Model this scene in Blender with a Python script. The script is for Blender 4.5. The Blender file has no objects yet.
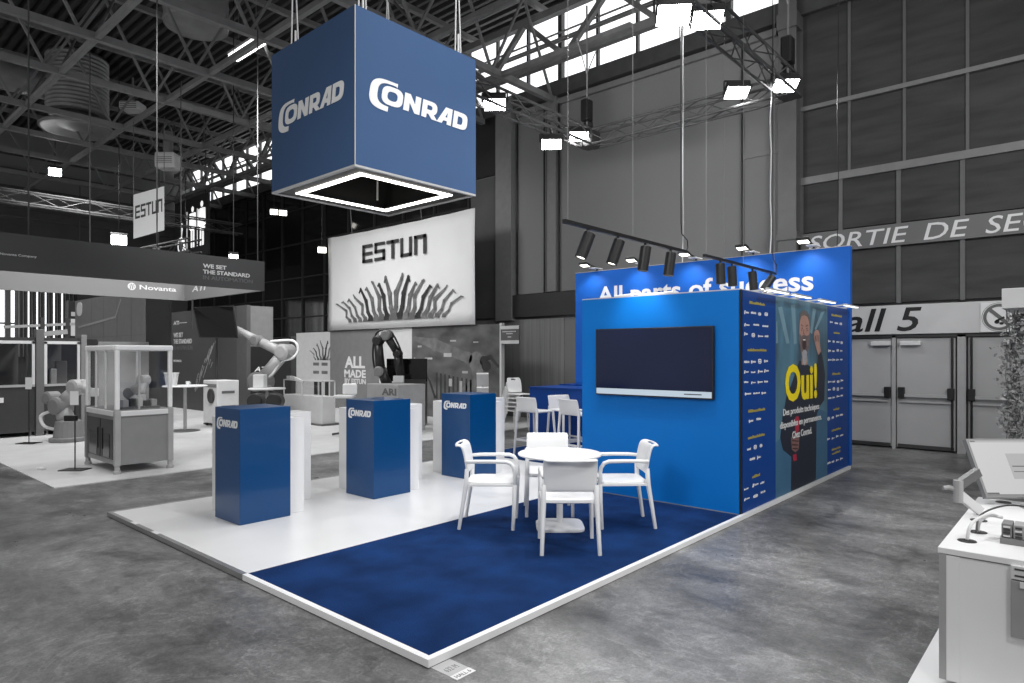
import bpy, math, random
from math import sin, cos, pi, radians as R
from mathutils import Vector, Matrix
random.seed(7)
SC = bpy.context.scene
COL = SC.collection

# ------------------------------------------------------------------ materials
def lin(c):
    c = c / 255.0
    return c / 12.92 if c <= 0.04045 else ((c + 0.055) / 1.055) ** 2.4

def mat(name, rgb, rough=0.5, metal=0.0, var=0.06, scale=6.0, bump=0.0, bscale=60.0, coat=0.0, spec=None, stretch=None):
    m = bpy.data.materials.new(name); m.use_nodes = True
    nt = m.node_tree; N = nt.nodes; L = nt.links
    b = N['Principled BSDF']
    if isinstance(rgb, (int, float)): rgb = (rgb, rgb, rgb)
    c = [lin(v) for v in rgb]
    tc = N.new('ShaderNodeTexCoord'); no = N.new('ShaderNodeTexNoise')
    src = tc.outputs['Object']
    if stretch:
        mp = N.new('ShaderNodeMapping'); mp.inputs['Scale'].default_value = stretch
        L.new(src, mp.inputs['Vector']); src = mp.outputs['Vector']
    no.inputs['Scale'].default_value = scale; no.inputs['Detail'].default_value = 4
    L.new(src, no.inputs['Vector'])
    rp = N.new('ShaderNodeValToRGB')
    rp.color_ramp.elements[0].position = 0.3; rp.color_ramp.elements[1].position = 0.7
    rp.color_ramp.elements[0].color = [min(1, v * (1 - var)) for v in c] + [1]
    rp.color_ramp.elements[1].color = [min(1, v * (1 + var)) for v in c] + [1]
    L.new(no.outputs['Fac'], rp.inputs['Fac']); L.new(rp.outputs['Color'], b.inputs['Base Color'])
    b.inputs['Roughness'].default_value = rough; b.inputs['Metallic'].default_value = metal
    if coat: b.inputs['Coat Weight'].default_value = coat; b.inputs['Coat Roughness'].default_value = 0.08
    if spec is not None: b.inputs['Specular IOR Level'].default_value = spec
    if bump:
        n2 = N.new('ShaderNodeTexNoise'); n2.inputs['Scale'].default_value = bscale; n2.inputs['Detail'].default_value = 3
        L.new(src, n2.inputs['Vector'])
        bp = N.new('ShaderNodeBump'); bp.inputs['Strength'].default_value = bump; bp.inputs['Distance'].default_value = 0.02
        L.new(n2.outputs['Fac'], bp.inputs['Height']); L.new(bp.outputs['Normal'], b.inputs['Normal'])
    return m

def emit(name, rgb, strength, base=0.8):
    m = bpy.data.materials.new(name); m.use_nodes = True
    b = m.node_tree.nodes['Principled BSDF']
    if isinstance(rgb, (int, float)): rgb = (rgb, rgb, rgb)
    b.inputs['Base Color'].default_value = (base, base, base, 1)
    b.inputs['Emission Color'].default_value = [lin(v) for v in rgb] + [1]
    b.inputs['Emission Strength'].default_value = strength
    return m

def glassy(name, gloss=0.12, tint=0.92):
    m = bpy.data.materials.new(name); m.use_nodes = True
    nt = m.node_tree; N = nt.nodes; L = nt.links; N.clear()
    o = N.new('ShaderNodeOutputMaterial'); mx = N.new('ShaderNodeMixShader')
    t = N.new('ShaderNodeBsdfTransparent'); g = N.new('ShaderNodeBsdfGlossy')
    t.inputs['Color'].default_value = (tint, tint, tint, 1); g.inputs['Roughness'].default_value = 0.03
    mx.inputs['Fac'].default_value = gloss
    L.new(t.outputs[0], mx.inputs[1]); L.new(g.outputs[0], mx.inputs[2]); L.new(mx.outputs[0], o.inputs[0])
    return m

def concrete():
    m = bpy.data.materials.new('concrete_floor'); m.use_nodes = True
    nt = m.node_tree; N = nt.nodes; L = nt.links; b = N['Principled BSDF']
    tc = N.new('ShaderNodeTexCoord')
    def noise(scale, detail=6, rough=0.6, stretch=None, dist=0.0):
        n = N.new('ShaderNodeTexNoise'); n.inputs['Scale'].default_value = scale
        n.inputs['Detail'].default_value = detail; n.inputs['Roughness'].default_value = rough
        n.inputs['Distortion'].default_value = dist
        s = tc.outputs['Object']
        if stretch:
            mp = N.new('ShaderNodeMapping'); mp.inputs['Scale'].default_value = stretch
            L.new(s, mp.inputs['Vector']); s = mp.outputs['Vector']
        L.new(s, n.inputs['Vector']); return n.outputs['Fac']
    def ramp(f, a, bb, ca, cb):
        r = N.new('ShaderNodeValToRGB'); r.color_ramp.elements[0].position = a; r.color_ramp.elements[1].position = bb
        r.color_ramp.elements[0].color = (ca, ca, ca, 1); r.color_ramp.elements[1].color = (cb, cb, cb, 1)
        L.new(f, r.inputs['Fac']); return r.outputs['Color']
    def mul(a, c):
        x = N.new('ShaderNodeMix'); x.data_type = 'RGBA'; x.blend_type = 'MULTIPLY'; x.inputs['Factor'].default_value = 1
        L.new(a, x.inputs['A']); L.new(c, x.inputs['B']); return x.outputs['Result']
    big = ramp(noise(0.5, 5, 0.62, dist=0.5), 0.33, 0.66, 0.09, 0.235)
    mid = ramp(noise(2.0, 9, 0.74, (1.0, 0.5, 1)), 0.37, 0.6, 0.46, 1.12)
    fine = ramp(noise(15, 8, 0.8), 0.34, 0.66, 0.66, 1.2)
    spots = ramp(noise(0.9, 5, 0.6, dist=1.4), 0.34, 0.44, 0.55, 1.0)
    pale = ramp(noise(3.1, 6, 0.75, (0.5, 1, 1), 1.8), 0.60, 0.70, 1.0, 1.35)
    grain = ramp(noise(60, 4, 0.8), 0.35, 0.65, 0.85, 1.12)
    ab = N.new('ShaderNodeMath'); ab.operation = 'SUBTRACT'; ab.inputs[1].default_value = 0.5; L.new(noise(1.5, 10, 0.68, dist=0.8), ab.inputs[0])
    aa = N.new('ShaderNodeMath'); aa.operation = 'ABSOLUTE'; L.new(ab.outputs[0], aa.inputs[0])
    vein = ramp(aa.outputs[0], 0.0, 0.018, 1.45, 1.0)
    col = mul(mul(mul(mul(mul(mul(big, mid), fine), spots), pale), grain), vein)
    L.new(col, b.inputs['Base Color'])
    L.new(ramp(noise(1.6, 6, 0.7), 0.3, 0.7, 0.26, 0.52), b.inputs['Roughness'])
    bp = N.new('ShaderNodeBump'); bp.inputs['Strength'].default_value = 0.12; bp.inputs['Distance'].default_value = 0.01
    L.new(noise(30, 5), bp.inputs['Height']); L.new(bp.outputs['Normal'], b.inputs['Normal'])
    return m

M = {}
M['concrete'] = concrete()
M['white'] = mat('white_lacquer', 232, 0.35, var=0.01)
M['white_plastic'] = mat('white_plastic', 226, 0.38, var=0.01)
M['white_vinyl'] = mat('white_vinyl_floor', 224, 0.28, var=0.02, scale=2)
M['carpet'] = mat('blue_carpet', (19, 50, 98), 0.95, var=0.28, scale=3.2, bump=0.6, bscale=260, spec=0.1)
M['alu'] = mat('aluminium', 168, 0.35, 0.7, var=0.05)
M['alu_white'] = mat('white_edge_trim', 238, 0.3, var=0.02)
M['lacquer_blue'] = mat('blue_lacquer', (2, 64, 116), 0.3, var=0.03, scale=1.5, coat=0.3, spec=0.35)
M['wall_blue'] = mat('bright_blue_panel', (2, 108, 190), 0.5, var=0.03, scale=1.2, spec=0.22)
M['panel_blue'] = mat('print_blue_panel', (3, 62, 138), 0.45, var=0.04, scale=1.5, spec=0.18)
M['back_blue'] = mat('print_royal_blue', (26, 94, 186), 0.5, var=0.04, scale=1.2, spec=0.25)
M['cube_blue'] = mat('blue_fabric', (50, 82, 124), 0.8, var=0.03, scale=2, bump=0.05, bscale=300)
M['counter_blue'] = mat('deep_blue_lacquer', (4, 58, 132), 0.4, var=0.03, coat=0.05, spec=0.25)
M['logo_white'] = mat('white_print', 236, 0.5, var=0.01)
M['silver_trim'] = mat('silver_trim', 190, 0.4, 0.3, var=0.03)
M['black'] = mat('black_powder_coat', 22, 0.45, var=0.1)
M['black_gloss'] = mat('black_gloss', 10, 0.12, var=0.05)
M['screen'] = mat('dark_screen', (14, 24, 54), 0.12, var=0.12, scale=1.2)
M['sign_glow'] = emit('pictogram_added_glow', (255, 255, 255), 0.9)  # glow added to brighten the white toilet figures
M['screen_white'] = emit('lit_screen_strip', (196, 218, 236), 0.6, 0.2)
M['led'] = emit('led_strip', (255, 250, 242), 7.0)
M['led_bar'] = emit('led_bar_tube', (255, 255, 255), 1.6)
M['led_soft'] = emit('led_tube', (255, 255, 255), 5.0)
M['flood'] = emit('flood_lens', (255, 255, 255), 26.0)
M['spot_lens'] = emit('spot_lens', (255, 250, 240), 6.0)
M['sky_glass'] = emit('daylit_glazing', (252, 253, 255), 1.5)
M['steel'] = mat('painted_roof_steel', 128, 0.55, 0.1, var=0.15, scale=3)
M['steel_dark'] = mat('dark_roof_steel', 74, 0.6, 0.1, var=0.2, scale=3)
M['deck'] = mat('roof_deck', 66, 0.6, var=0.25, scale=0.7)
M['duct'] = mat('galvanised_duct', 150, 0.45, 0.2, var=0.15, scale=2)
M['wall_grey'] = mat('hall_wall_grey', 130, 0.8, var=0.1, scale=0.6)
M['mesh_wall'] = mat('perforated_cladding', 62, 0.75, var=0.3, scale=2.2, stretch=(1, 0.4, 2.5), bump=0.3, bscale=90)
M['curtain_grey'] = mat('grey_wall_panel', 126, 0.85, var=0.03, scale=0.5)
M['dark_wall'] = mat('dark_wall', 84, 0.85, var=0.15, scale=0.8)
M['ribbed'] = mat('ribbed_wall', 130, 0.8, var=0.2, scale=2.0, stretch=(1, 9, 0.2))
M['glass_dark'] = mat('dark_facade_glass', 24, 0.08, var=0.15, scale=0.4)
M['mullion'] = mat('dark_mullion', 46, 0.5, 0.2, var=0.1)
M['sign_grey'] = mat('grey_sign_band', 196, 0.6, var=0.06, scale=2)
M['band_grey'] = mat('dark_sign_band', 108, 0.6, var=0.1, scale=1)
M['door'] = mat('grey_door_steel', 168, 0.5, 0.0, var=0.07, scale=1.3)
M['letter_white'] = mat('white_letters', 225, 0.5, var=0.02)
M['letter_grey'] = mat('grey_letters', 108, 0.5, var=0.02)
M['letter_black'] = mat('black_letters', 26, 0.5, var=0.03)
M['letter_dark'] = mat('dark_grey_letters', 62, 0.5, var=0.03)
M['grey_carpet'] = mat('pale_grey_carpet', 190, 0.8, var=0.05, scale=3)
M['g200'] = mat('light_grey_paint', 210, 0.45, var=0.04)
M['g150'] = mat('mid_grey_paint', 160, 0.45, var=0.06)
M['g110'] = mat('grey_paint', 124, 0.5, var=0.06)
M['g80'] = mat('dark_grey_paint', 98, 0.45, var=0.06)
M['g55'] = mat('charcoal_paint', 56, 0.45, var=0.06)
M['g35'] = mat('near_black_paint', 36, 0.4, var=0.1)
M['header_dark'] = mat('header_dark_fabric', 74, 0.7, var=0.05, scale=0.6)
M['header_inner'] = mat('header_inner_fabric', 128, 0.75, var=0.05, scale=0.6)
M['ati'] = mat('grey_print_wall', 84, 0.5, var=0.12, scale=0.5)
M['banner'] = mat('white_banner_cloth', 226, 0.8, var=0.03, scale=0.8)
M['glass'] = glassy('clear_acrylic', 0.05, 0.92)
M['glass_win'] = glassy('enclosure_glass', 0.02, 0.82)
M['yellow'] = mat('yellow_print', (250, 226, 0), 0.5, var=0.02)
M['yellow_small'] = mat('ochre_print', (170, 156, 70), 0.5, var=0.05)
M['p_bg'] = mat('poster_teal_blur', (74, 116, 138), 0.42, var=0.6, scale=1.6, stretch=(1.6, 1, 0.55))
M['p_streak'] = mat('poster_pale_streak', (118, 154, 170), 0.42, var=0.2, scale=3)
M['p_floor'] = mat('poster_blue_fade', (56, 104, 138), 0.42, var=0.1, scale=2)
M['p_skin'] = mat('poster_skin', (186, 142, 128), 0.42, var=0.12, scale=9)
M['p_skin_dark'] = mat('poster_skin_shaded', (128, 92, 88), 0.42, var=0.2, scale=12)
M['p_hair'] = mat('poster_hair', (106, 100, 98), 0.42, var=0.2, scale=14)
M['p_beard'] = mat('poster_beard', (112, 98, 98), 0.42, var=0.25, scale=16)
M['p_beard_light'] = mat('poster_beard_pale', (172, 172, 178), 0.42, var=0.15, scale=16)
M['p_mouth'] = mat('poster_mouth', (58, 30, 36), 0.42, var=0.1)
M['p_teeth'] = mat('poster_teeth', (222, 214, 208), 0.42, var=0.05)
M['p_navy'] = mat('poster_navy_jacket', (17, 27, 48), 0.42, var=0.2, scale=4)
M['p_red'] = mat('poster_red', (176, 24, 58), 0.42, var=0.1)
M['leaf'] = mat('grey_ivy_leaf', 118, 0.6, var=0.5, scale=25)
M['machine_grey'] = mat('machine_grey', 132, 0.4, var=0.04)
M['machine_light'] = mat('machine_light', 232, 0.35, var=0.03)
M['paper'] = mat('paper_white', 222, 0.6, var=0.03)
M['ui_white'] = emit('monitor_picture', (226, 226, 226), 0.55, 0.1)
M['ui_grey'] = emit('monitor_picture_grey', (196, 196, 196), 0.5, 0.1)
M['ui_line'] = emit('monitor_picture_lines', (90, 90, 90), 0.5, 0.05)
M['plate'] = mat('grey_label_plate', 150, 0.5, var=0.05)
M['cable_white'] = mat('white_cable', 215, 0.5, var=0.02)
M['sticker'] = mat('grey_floor_sticker', 178, 0.6, var=0.03)
M['ph_dark'] = mat('print_dark', 52, 0.5, var=0.35, scale=3.5)
M['ph_bg'] = mat('print_factory_grey', 92, 0.5, var=0.55, scale=1.3, stretch=(1, 1, 1.8))
M['ph_mid'] = mat('print_mid', 112, 0.5, var=0.3, scale=5)
M['ph_light'] = mat('print_light', 176, 0.5, var=0.2, scale=5)

# ------------------------------------------------------------------ mesh helpers
class MB:
    def __init__(s): s.v = []; s.f = []; s.mi = []; s.m = 0
    def add(s, vs, fs):
        k = len(s.v); s.v += [tuple(p) for p in vs]
        for f in fs: s.f.append([i + k for i in f]); s.mi.append(s.m)
        return s
    def use(s, i): s.m = i; return s
    def box(s, a, b):
        x0, y0, z0 = a; x1, y1, z1 = b
        x0, x1 = sorted((x0, x1)); y0, y1 = sorted((y0, y1)); z0, z1 = sorted((z0, z1))
        return s.add([(x0,y0,z0),(x1,y0,z0),(x1,y1,z0),(x0,y1,z0),(x0,y0,z1),(x1,y0,z1),(x1,y1,z1),(x0,y1,z1)],
                     [(0,3,2,1),(4,5,6,7),(0,1,5,4),(1,2,6,5),(2,3,7,6),(3,0,4,7)])
    def obox(s, c, ax, ay, az, hx, hy, hz):
        c = Vector(c); ax = Vector(ax).normalized() * hx; ay = Vector(ay).normalized() * hy; az = Vector(az).normalized() * hz
        vs = [c + i*ax + j*ay + k*az for k in (-1,1) for i, j in ((-1,-1),(1,-1),(1,1),(-1,1))]
        return s.add(vs, [(0,3,2,1),(4,5,6,7),(0,1,5,4),(1,2,6,5),(2,3,7,6),(3,0,4,7)])
    def bar(s, p, q, w, h=None, up=(0,0,1)):
        p = Vector(p); q = Vector(q); d = (q - p); l = d.length; d.normalize(); up = Vector(up)
        if abs(d.dot(up)) > 0.99: up = Vector((1,0,0))
        x = d.cross(up).normalized(); y = x.cross(d)
        return s.obox((p+q)/2, d, x, y, l/2, w/2, (h or w)/2)
    def tube(s, pts, r, n=8, close=False, cap=True):
        P = [Vector(p) for p in pts]; rs = r if isinstance(r, (list, tuple)) else [r]*len(P)
        rings = []; prev = None
        for i, p in enumerate(P):
            a = P[(i-1) % len(P)] if (i > 0 or close) else p; b = P[(i+1) % len(P)] if (i < len(P)-1 or close) else p
            d = (b - a)
            d = d.normalized() if d.length > 1e-9 else Vector((0,0,1))
            if prev is None:
                u = d.orthogonal().normalized()
            else:
                u = (prev - d * prev.dot(d))
                u = u.normalized() if u.length > 1e-6 else d.orthogonal().normalized()
            prev = u; w = d.cross(u)
            rings.append([p + (u*cos(2*pi*k/n) + w*sin(2*pi*k/n)) * rs[i] for k in range(n)])
        vs = [v for ring in rings for v in ring]; fs = []
        m = len(P)
        for i in range(m if close else m-1):
            for k in range(n):
                j = (i+1) % m
                fs.append((i*n+k, i*n+(k+1) % n, j*n+(k+1) % n, j*n+k))
        if cap and not close: fs += [tuple(range(n-1,-1,-1)), tuple(range((m-1)*n, m*n))]
        return s.add(vs, fs)
    def lathe(s, prof, c, n=24, axis=None):
        c = Vector(c); vs = []; fs = []
        if axis is None: ux, uy, uz = Vector((1,0,0)), Vector((0,1,0)), Vector((0,0,1))
        else:
            uz = Vector(axis).normalized(); ux = uz.orthogonal().normalized(); uy = uz.cross(ux)
        for r, z in prof:
            for k in range(n): vs.append(c + ux*(r*cos(2*pi*k/n)) + uy*(r*sin(2*pi*k/n)) + uz*z)
        for i in range(len(prof)-1):
            for k in range(n): fs.append((i*n+k, i*n+(k+1) % n, (i+1)*n+(k+1) % n, (i+1)*n+k))
        if prof[0][0] > 1e-6: fs.append(tuple(range(n-1,-1,-1)))
        if prof[-1][0] > 1e-6: fs.append(tuple(range((len(prof)-1)*n, len(prof)*n)))
        return s.add(vs, fs)
    def ball(s, c, r, n=14, m=8):
        return s.lathe([(max(r*sin(pi*i/m), 1e-4), -r*cos(pi*i/m)) for i in range(m+1)], c, n)
    def prism(s, poly, o, u, v, t):
        """flat polygon (list of 2-D points) on the plane o + a*u + b*v, thickened by t along u x v"""
        o = Vector(o); u = Vector(u); v = Vector(v); n = u.cross(v).normalized() * t; k = len(poly)
        a = [o + u*x + v*y for x, y in poly]; b = [p + n for p in a]
        return s.add(a + b, [tuple(range(k-1,-1,-1)), tuple(range(k, 2*k))] + [(i, (i+1) % k, k+(i+1) % k, k+i) for i in range(k)])
    def ringprism(s, outer, inner, o, u, v, t, open_=False):
        """band between two outlines with equal point counts"""
        o = Vector(o); u = Vector(u); v = Vector(v); n = u.cross(v).normalized() * t; k = len(outer)
        A = [o + u*x + v*y for x, y in outer]; B = [o + u*x + v*y for x, y in inner]
        vs = A + B + [p+n for p in A] + [p+n for p in B]; fs = []
        for i in range(k-1 if open_ else k):
            j = (i+1) % k
            fs += [(i, k+i, k+j, j), (2*k+i, 2*k+j, 3*k+j, 3*k+i), (i, j, 2*k+j, 2*k+i), (k+i, 3*k+i, 3*k+j, k+j)]
        if open_: fs += [(0, 2*k, 3*k, k), (k-1, 2*k-1, 4*k-1, 3*k-1)]
        return s.add(vs, fs)
    def build(s, name, mats, parent=None, bevel=0, smooth=False, seg=2, world=True):
        me = bpy.data.meshes.new(name); off = Vector((0,0,0))
        if parent is not None and world:
            q = parent
            while q is not None: off += q.location; q = q.parent
        me.from_pydata([tuple(Vector(p) - off) for p in s.v], [], s.f)
        if not isinstance(mats, (list, tuple)): mats = [mats]
        for m in mats: me.materials.append(M[m] if isinstance(m, str) else m)
        for p, i in zip(me.polygons, s.mi): p.material_index = i; p.use_smooth = smooth
        o = bpy.data.objects.new(name, me); COL.objects.link(o)
        if parent is not None: o.parent = parent
        if bevel:
            b = o.modifiers.new('edge', 'BEVEL'); b.width = bevel; b.segments = seg; b.limit_method = 'ANGLE'; b.angle_limit = R(40)
        if smooth:
            try:
                w = o.modifiers.new('wn', 'WEIGHTED_NORMAL')
            except Exception: pass
        return o

def tag(o, label=None, cat=None, group=None, kind=None):
    if label: o['label'] = label
    if cat: o['category'] = cat
    if group: o['group'] = group
    if kind: o['kind'] = kind
    return o
def thing(name, label, cat, loc=(0,0,0), rz=0, group=None):
    o = bpy.data.objects.new(name, None); COL.objects.link(o)
    o.location = loc; o.rotation_euler = (0, 0, rz); o.empty_display_size = 0.1
    return tag(o, label, cat, group)
def struct(name, mb, m, **k): return tag(mb.build(name, m, **k), kind='structure')
def dup(root, loc=None, rz=None, label=None, group=None):
    r = root.copy(); COL.objects.link(r)
    if loc is not None: r.location = loc
    if rz is not None: r.rotation_euler = (0, 0, rz)
    if label: r['label'] = label
    if group: r['group'] = group
    for ch in list(root.children):
        c = ch.copy(); COL.objects.link(c); c.parent = r
        for g in list(ch.children):
            d = g.copy(); COL.objects.link(d); d.parent = c
    return r

def text(name, s, o, u, v, w, h, m, parent=None, bold=0.0, shear=0.0, depth=0.003, spacing=1.0):
    """lettering fitted to the rectangle o .. o+u*w, o+v*h (u, v unit vectors; ink box, not em box)"""
    cu = bpy.data.curves.new('lettering', 'FONT'); cu.body = s; cu.size = 1; cu.offset = bold; cu.shear = shear
    cu.space_character = spacing; cu.resolution_u = 3
    t = bpy.data.objects.new('tmp', cu); COL.objects.link(t)
    bpy.context.view_layer.update()
    me = bpy.data.meshes.new_from_object(t.evaluated_get(bpy.context.evaluated_depsgraph_get()))
    bpy.data.objects.remove(t); bpy.data.curves.remove(cu)
    xs = [p.co.x for p in me.vertices]; ys = [p.co.y for p in me.vertices]
    x0, x1, y0, y1 = min(xs), max(xs), min(ys), max(ys)
    mb = MB(); u = Vector(u); v = Vector(v); n = u.cross(v).normalized(); o = Vector(o)
    vs = [o + u*((p.co.x-x0)/(x1-x0)*w) + v*((p.co.y-y0)/(y1-y0)*h) + n*depth for p in me.vertices]
    fs = [tuple(p.vertices) for p in me.polygons]
    mb.add(vs, fs)
    # skirt so that the letters have thickness
    ec = {}
    for f in fs:
        for i in range(len(f)):
            a, b = f[i], f[(i+1) % len(f)]
            if (b, a) in ec: del ec[(b, a)]
            else: ec[(a, b)] = 1
    k = len(mb.v); mb.add([p - n*depth for p in vs], [])
    for a, b in ec: mb.f.append([a, a+k, b+k, b]); mb.mi.append(0)
    bpy.data.meshes.remove(me)
    return mb.build(name, m, parent)

def sup(cx, cy, rx, ry, p=2.6, a0=0, a1=360, n=40):
    out = []
    for i in range(n):
        a = R(a0 + (a1-a0) * i / (n - (0 if abs(a1-a0) >= 360 else 1)))
        c, s = cos(a), sin(a)
        out.append((cx + rx*math.copysign(abs(c)**(2/p), c), cy + ry*math.copysign(abs(s)**(2/p), s)))
    return out

def logo(name, o, u, v, w, h, m, parent, t=0.003):
    """the company lettering: a tall C that wraps round a smaller ONRAD"""
    sx = w / 1.28; sy = h / 0.31; sh = 0.16
    T = lambda P: [((x + sh*(y-0.155)) * sx, y * sy) for x, y in P]
    mb = MB()
    # C
    A = sup(0.215, 0.155, 0.215, 0.155, 3.0, 82, 270, 40); B = sup(0.25, 0.165, 0.16, 0.114, 3.0, 80, 266, 40)
    A = [(0.315, 0.31)] + A + [(0.235, 0.0)]; B = [(0.315, 0.268)] + B + [(0.235, 0.05)]
    mb.ringprism(T(A), T(B), o, u, v, t, open_=True)
    # O
    mb.ringprism(T(sup(0.27, 0.165, 0.128, 0.095, 3.0)), T(sup(0.27, 0.165, 0.062, 0.047, 2.6)), o, u, v, t)
    lo, hi = 0.075, 0.258
    # N
    mb.prism(T([(0.415,lo),(0.485,lo),(0.485,0.17),(0.56,lo),(0.625,lo),(0.625,hi),(0.555,hi),(0.555,0.165),(0.485,hi),(0.415,hi)]), o, u, v, t*1.06)
    # R
    mb.prism(T([(0.65,lo),(0.715,lo),(0.715,hi),(0.65,hi)]), o, u, v, t*1.12)
    rr = lambda rx, ry, cx: [(0.715, 0.19+ry)] + sup(cx, 0.19, rx, ry, 2.4, 88, -88, 16) + [(0.715, 0.19-ry)]
    mb.ringprism(T(rr(0.075, 0.068, 0.775)), T(rr(0.03, 0.024, 0.755)), o, u, v, t*1.18, open_=True)
    mb.prism(T([(0.735,0.125),(0.79,lo),(0.868,lo),(0.80,0.135)]), o, u, v, t*1.24)
    # A
    mb.prism(T([(0.86,lo),(0.93,lo),(1.0,0.21),(1.0,hi),(0.965,hi)]), o, u, v, t*1.30)
    mb.prism(T([(1.0,lo),(1.06,lo),(1.06,hi),(1.0,hi)]), o, u, v, t*1.36)
    mb.prism(T([(0.925,0.11),(1.0,0.11),(1.0,0.15),(0.94,0.15)]), o, u, v, t*1.42)
    # D
    mb.prism(T([(1.085,lo),(1.145,lo),(1.145,hi),(1.085,hi)]), o, u, v, t*1.48)
    dd = lambda rx, ry, cx: [(1.145, 0.1665+ry)] + sup(cx, 0.1665, rx, ry, 3.2, 88, -88, 20) + [(1.145, 0.1665-ry)]
    mb.ringprism(T(dd(0.11, 0.0915, 1.18)), T(dd(0.055, 0.045, 1.165)), o, u, v, t*1.54, open_=True)
    return mb.build(name, m, parent)

def squared_word(name, o, u, v, w, h, m, parent, t=0.003):
    """E S T U N in a squared face (the N is an upside-down U)"""
    mb = MB(); s = 0.2; g = 0.18
    def q(x0, y0, x1, y1): mb.prism([(x0*w, y0*h), (x1*w, y0*h), (x1*w, y1*h), (x0*w, y1*h)], o, u, v, t)
    W = 0.175; ST = 0.043; H = 0.175
    x = 0.0
    q(x,0,x+ST,1); q(x,0,x+W,H); q(x,0.42,x+W,0.42+H*0.9); q(x,1-H,x+W,1)                       # E
    x = 0.207
    q(x,0,x+W,H); q(x,0.43,x+W,0.43+H); q(x,1-H,x+W,1); q(x,0.43,x+ST,1); q(x+W-ST,0,x+W,0.56)  # S
    x = 0.414
    q(x-0.01,1-H,x+W+0.01,1); q(x+W/2-ST/2,0,x+W/2+ST/2,1)                                    # T
    x = 0.621
    q(x,0,x+ST,1); q(x+W-ST,0,x+W,1); q(x,0,x+W,H)                                           # U
    x = 0.828
    q(x,0,x+ST,1); q(x+W-ST,0,x+W,1); q(x,1-H,x+W,1)                                         # N
    return mb.build(name, m, parent)

X = Vector((1,0,0)); Y = Vector((0,1,0)); Z = Vector((0,0,1))
# camera facts of the place
YAW = 0.7234; CAM = Vector((-2.3299, -2.6517, 1.6715))
FW = Vector((cos(YAW), sin(YAW), 0)); RT = Vector((sin(YAW), -cos(YAW), 0))

# ================================================================== THE HALL
struct('floor', MB().box((-14,-14,-0.2), (13,33,0)), 'concrete')
HX = 11.08
# back wall: one slab with the door opening left solid behind the doors
struct('wall_back', MB().box((HX+0.1,-6,0), (HX+0.4,31,8.6)), 'wall_grey')
struct('wall_far', MB().box((-3,30,0), (11.2,30.3,7.7)), 'dark_wall')
mb = MB().box((-3,29.9,7.7), (11.2,30.3,11))
struct('wall_far_upper', mb, 'curtain_grey')
for i, z in enumerate((8.3, 9.0, 9.7)):
    struct('trim_%d' % (20+i), MB().box((-3,29.75,z), (11,29.9,z+0.16)), 'steel_dark')
# roof deck: corrugated sheet running along Y
mb = MB(); n = 46; x0 = -0.5; dx = (11.4-x0)/n
prof = []
for i in range(n):
    a = x0 + i*dx
    prof += [(a, 10.72), (a+dx*0.35, 10.72), (a+dx*0.5, 10.86), (a+dx*0.85, 10.86)]
prof.append((11.4, 10.72))
vs = [(x, 4.0, z) for x, z in prof] + [(x, 30.2, z) for x, z in prof]; k = len(prof)
mb.add(vs, [(i, k+i, k+i+1, i+1) for i in range(k-1)])
mb.box((x0,4,10.9),(11.4,30.2,10.95))
struct('ceiling', mb, 'deck')
mb = MB().box((10.2,-6,10.72),(11.4,4.0,10.95))
struct('ceiling_strip', mb, 'deck')

# clerestory glazing: one window per bay, each with its bars
yb = -5.8; k = 1
while yb < 29.5:
    y2 = min(yb + 4.46, 29.9)
    w = struct('window_%d' % k, MB().box((HX+0.16, yb, 8.72), (HX+0.2, y2, 10.66)), 'sky_glass')
    fr = MB()
    for j in range(5): fr.box((HX+0.06, yb + j*(y2-yb)/4 - 0.03, 8.66), (HX+0.16, yb + j*(y2-yb)/4 + 0.03, 10.7))
    fr.box((HX+0.02, yb-0.06, 8.66), (HX+0.16, yb+0.06, 10.7))
    for z in (8.68, 9.42, 10.62): fr.box((HX+0.05, yb, z-0.03), (HX+0.16, y2, z+0.03))
    fr.build('window_frame', 'steel_dark', w)
    yb += 4.46; k += 1
# pipes running in front of the glazing
for i, (x, z, r) in enumerate(((10.86, 9.62, 0.035), (10.8, 9.52, 0.03), (10.9, 9.24, 0.05), (10.86, 9.78, 0.025))):
    o = MB().tube([(x,-5.9,z),(x,29.8,z)], r, 6).build('ceiling_pipe', 'steel'); tag(o, kind='structure')
# eaves beam over the wall panels
struct('trim_1', MB().box((HX-0.12,-6,8.28),(HX+0.1,29.9,8.66)), 'steel_dark')
struct('trim_2', MB().box((HX-0.05,2.1,8.08),(HX+0.1,9.0,8.22)), 'g110')

# cladding panels of the wall (right bays perforated, middle bays smooth grey)
def panel(i, y0, y1, z0, z1, m, x=HX, t=0.09): struct('wall_panel_%d' % i, MB().box((x,y0,z0),(x+t,y1,z1)), m)
ci = 0
ups = [-5.5,-4.4,-3.2,-2.05,-1.07,-0.14,0.76,1.62]
for a, b in zip(ups, ups[1:]):
    for z0, z1 in ((5.13,6.4),(6.52,8.6)):
        ci += 1; panel(ci, a+0.025, b-0.025, z0, z1, 'mesh_wall')
los = [-5.5,-4.6,-3.7,-2.8,-1.93,-1.0,-0.05,0.91,1.62]
for a, b in zip(los, los[1:]):
    for z0, z1 in ((4.05,4.98),(2.62,3.6)):
        ci += 1; panel(ci, a+0.03, b-0.03, z0, z1, 'mesh_wall')
    struct('trim_%d' % (100+ci), MB().box((HX-0.03,b-0.035,2.6),(HX+0.08,b+0.035,5.0)), 'g80')
struct('trim_3', MB().box((HX-0.06,-5.5,4.98),(HX+0.1,1.62,5.12)), 'g110')
struct('trim_4', MB().box((HX-0.06,-5.5,6.42),(HX+0.1,1.62,6.5)), 'g110')
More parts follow.
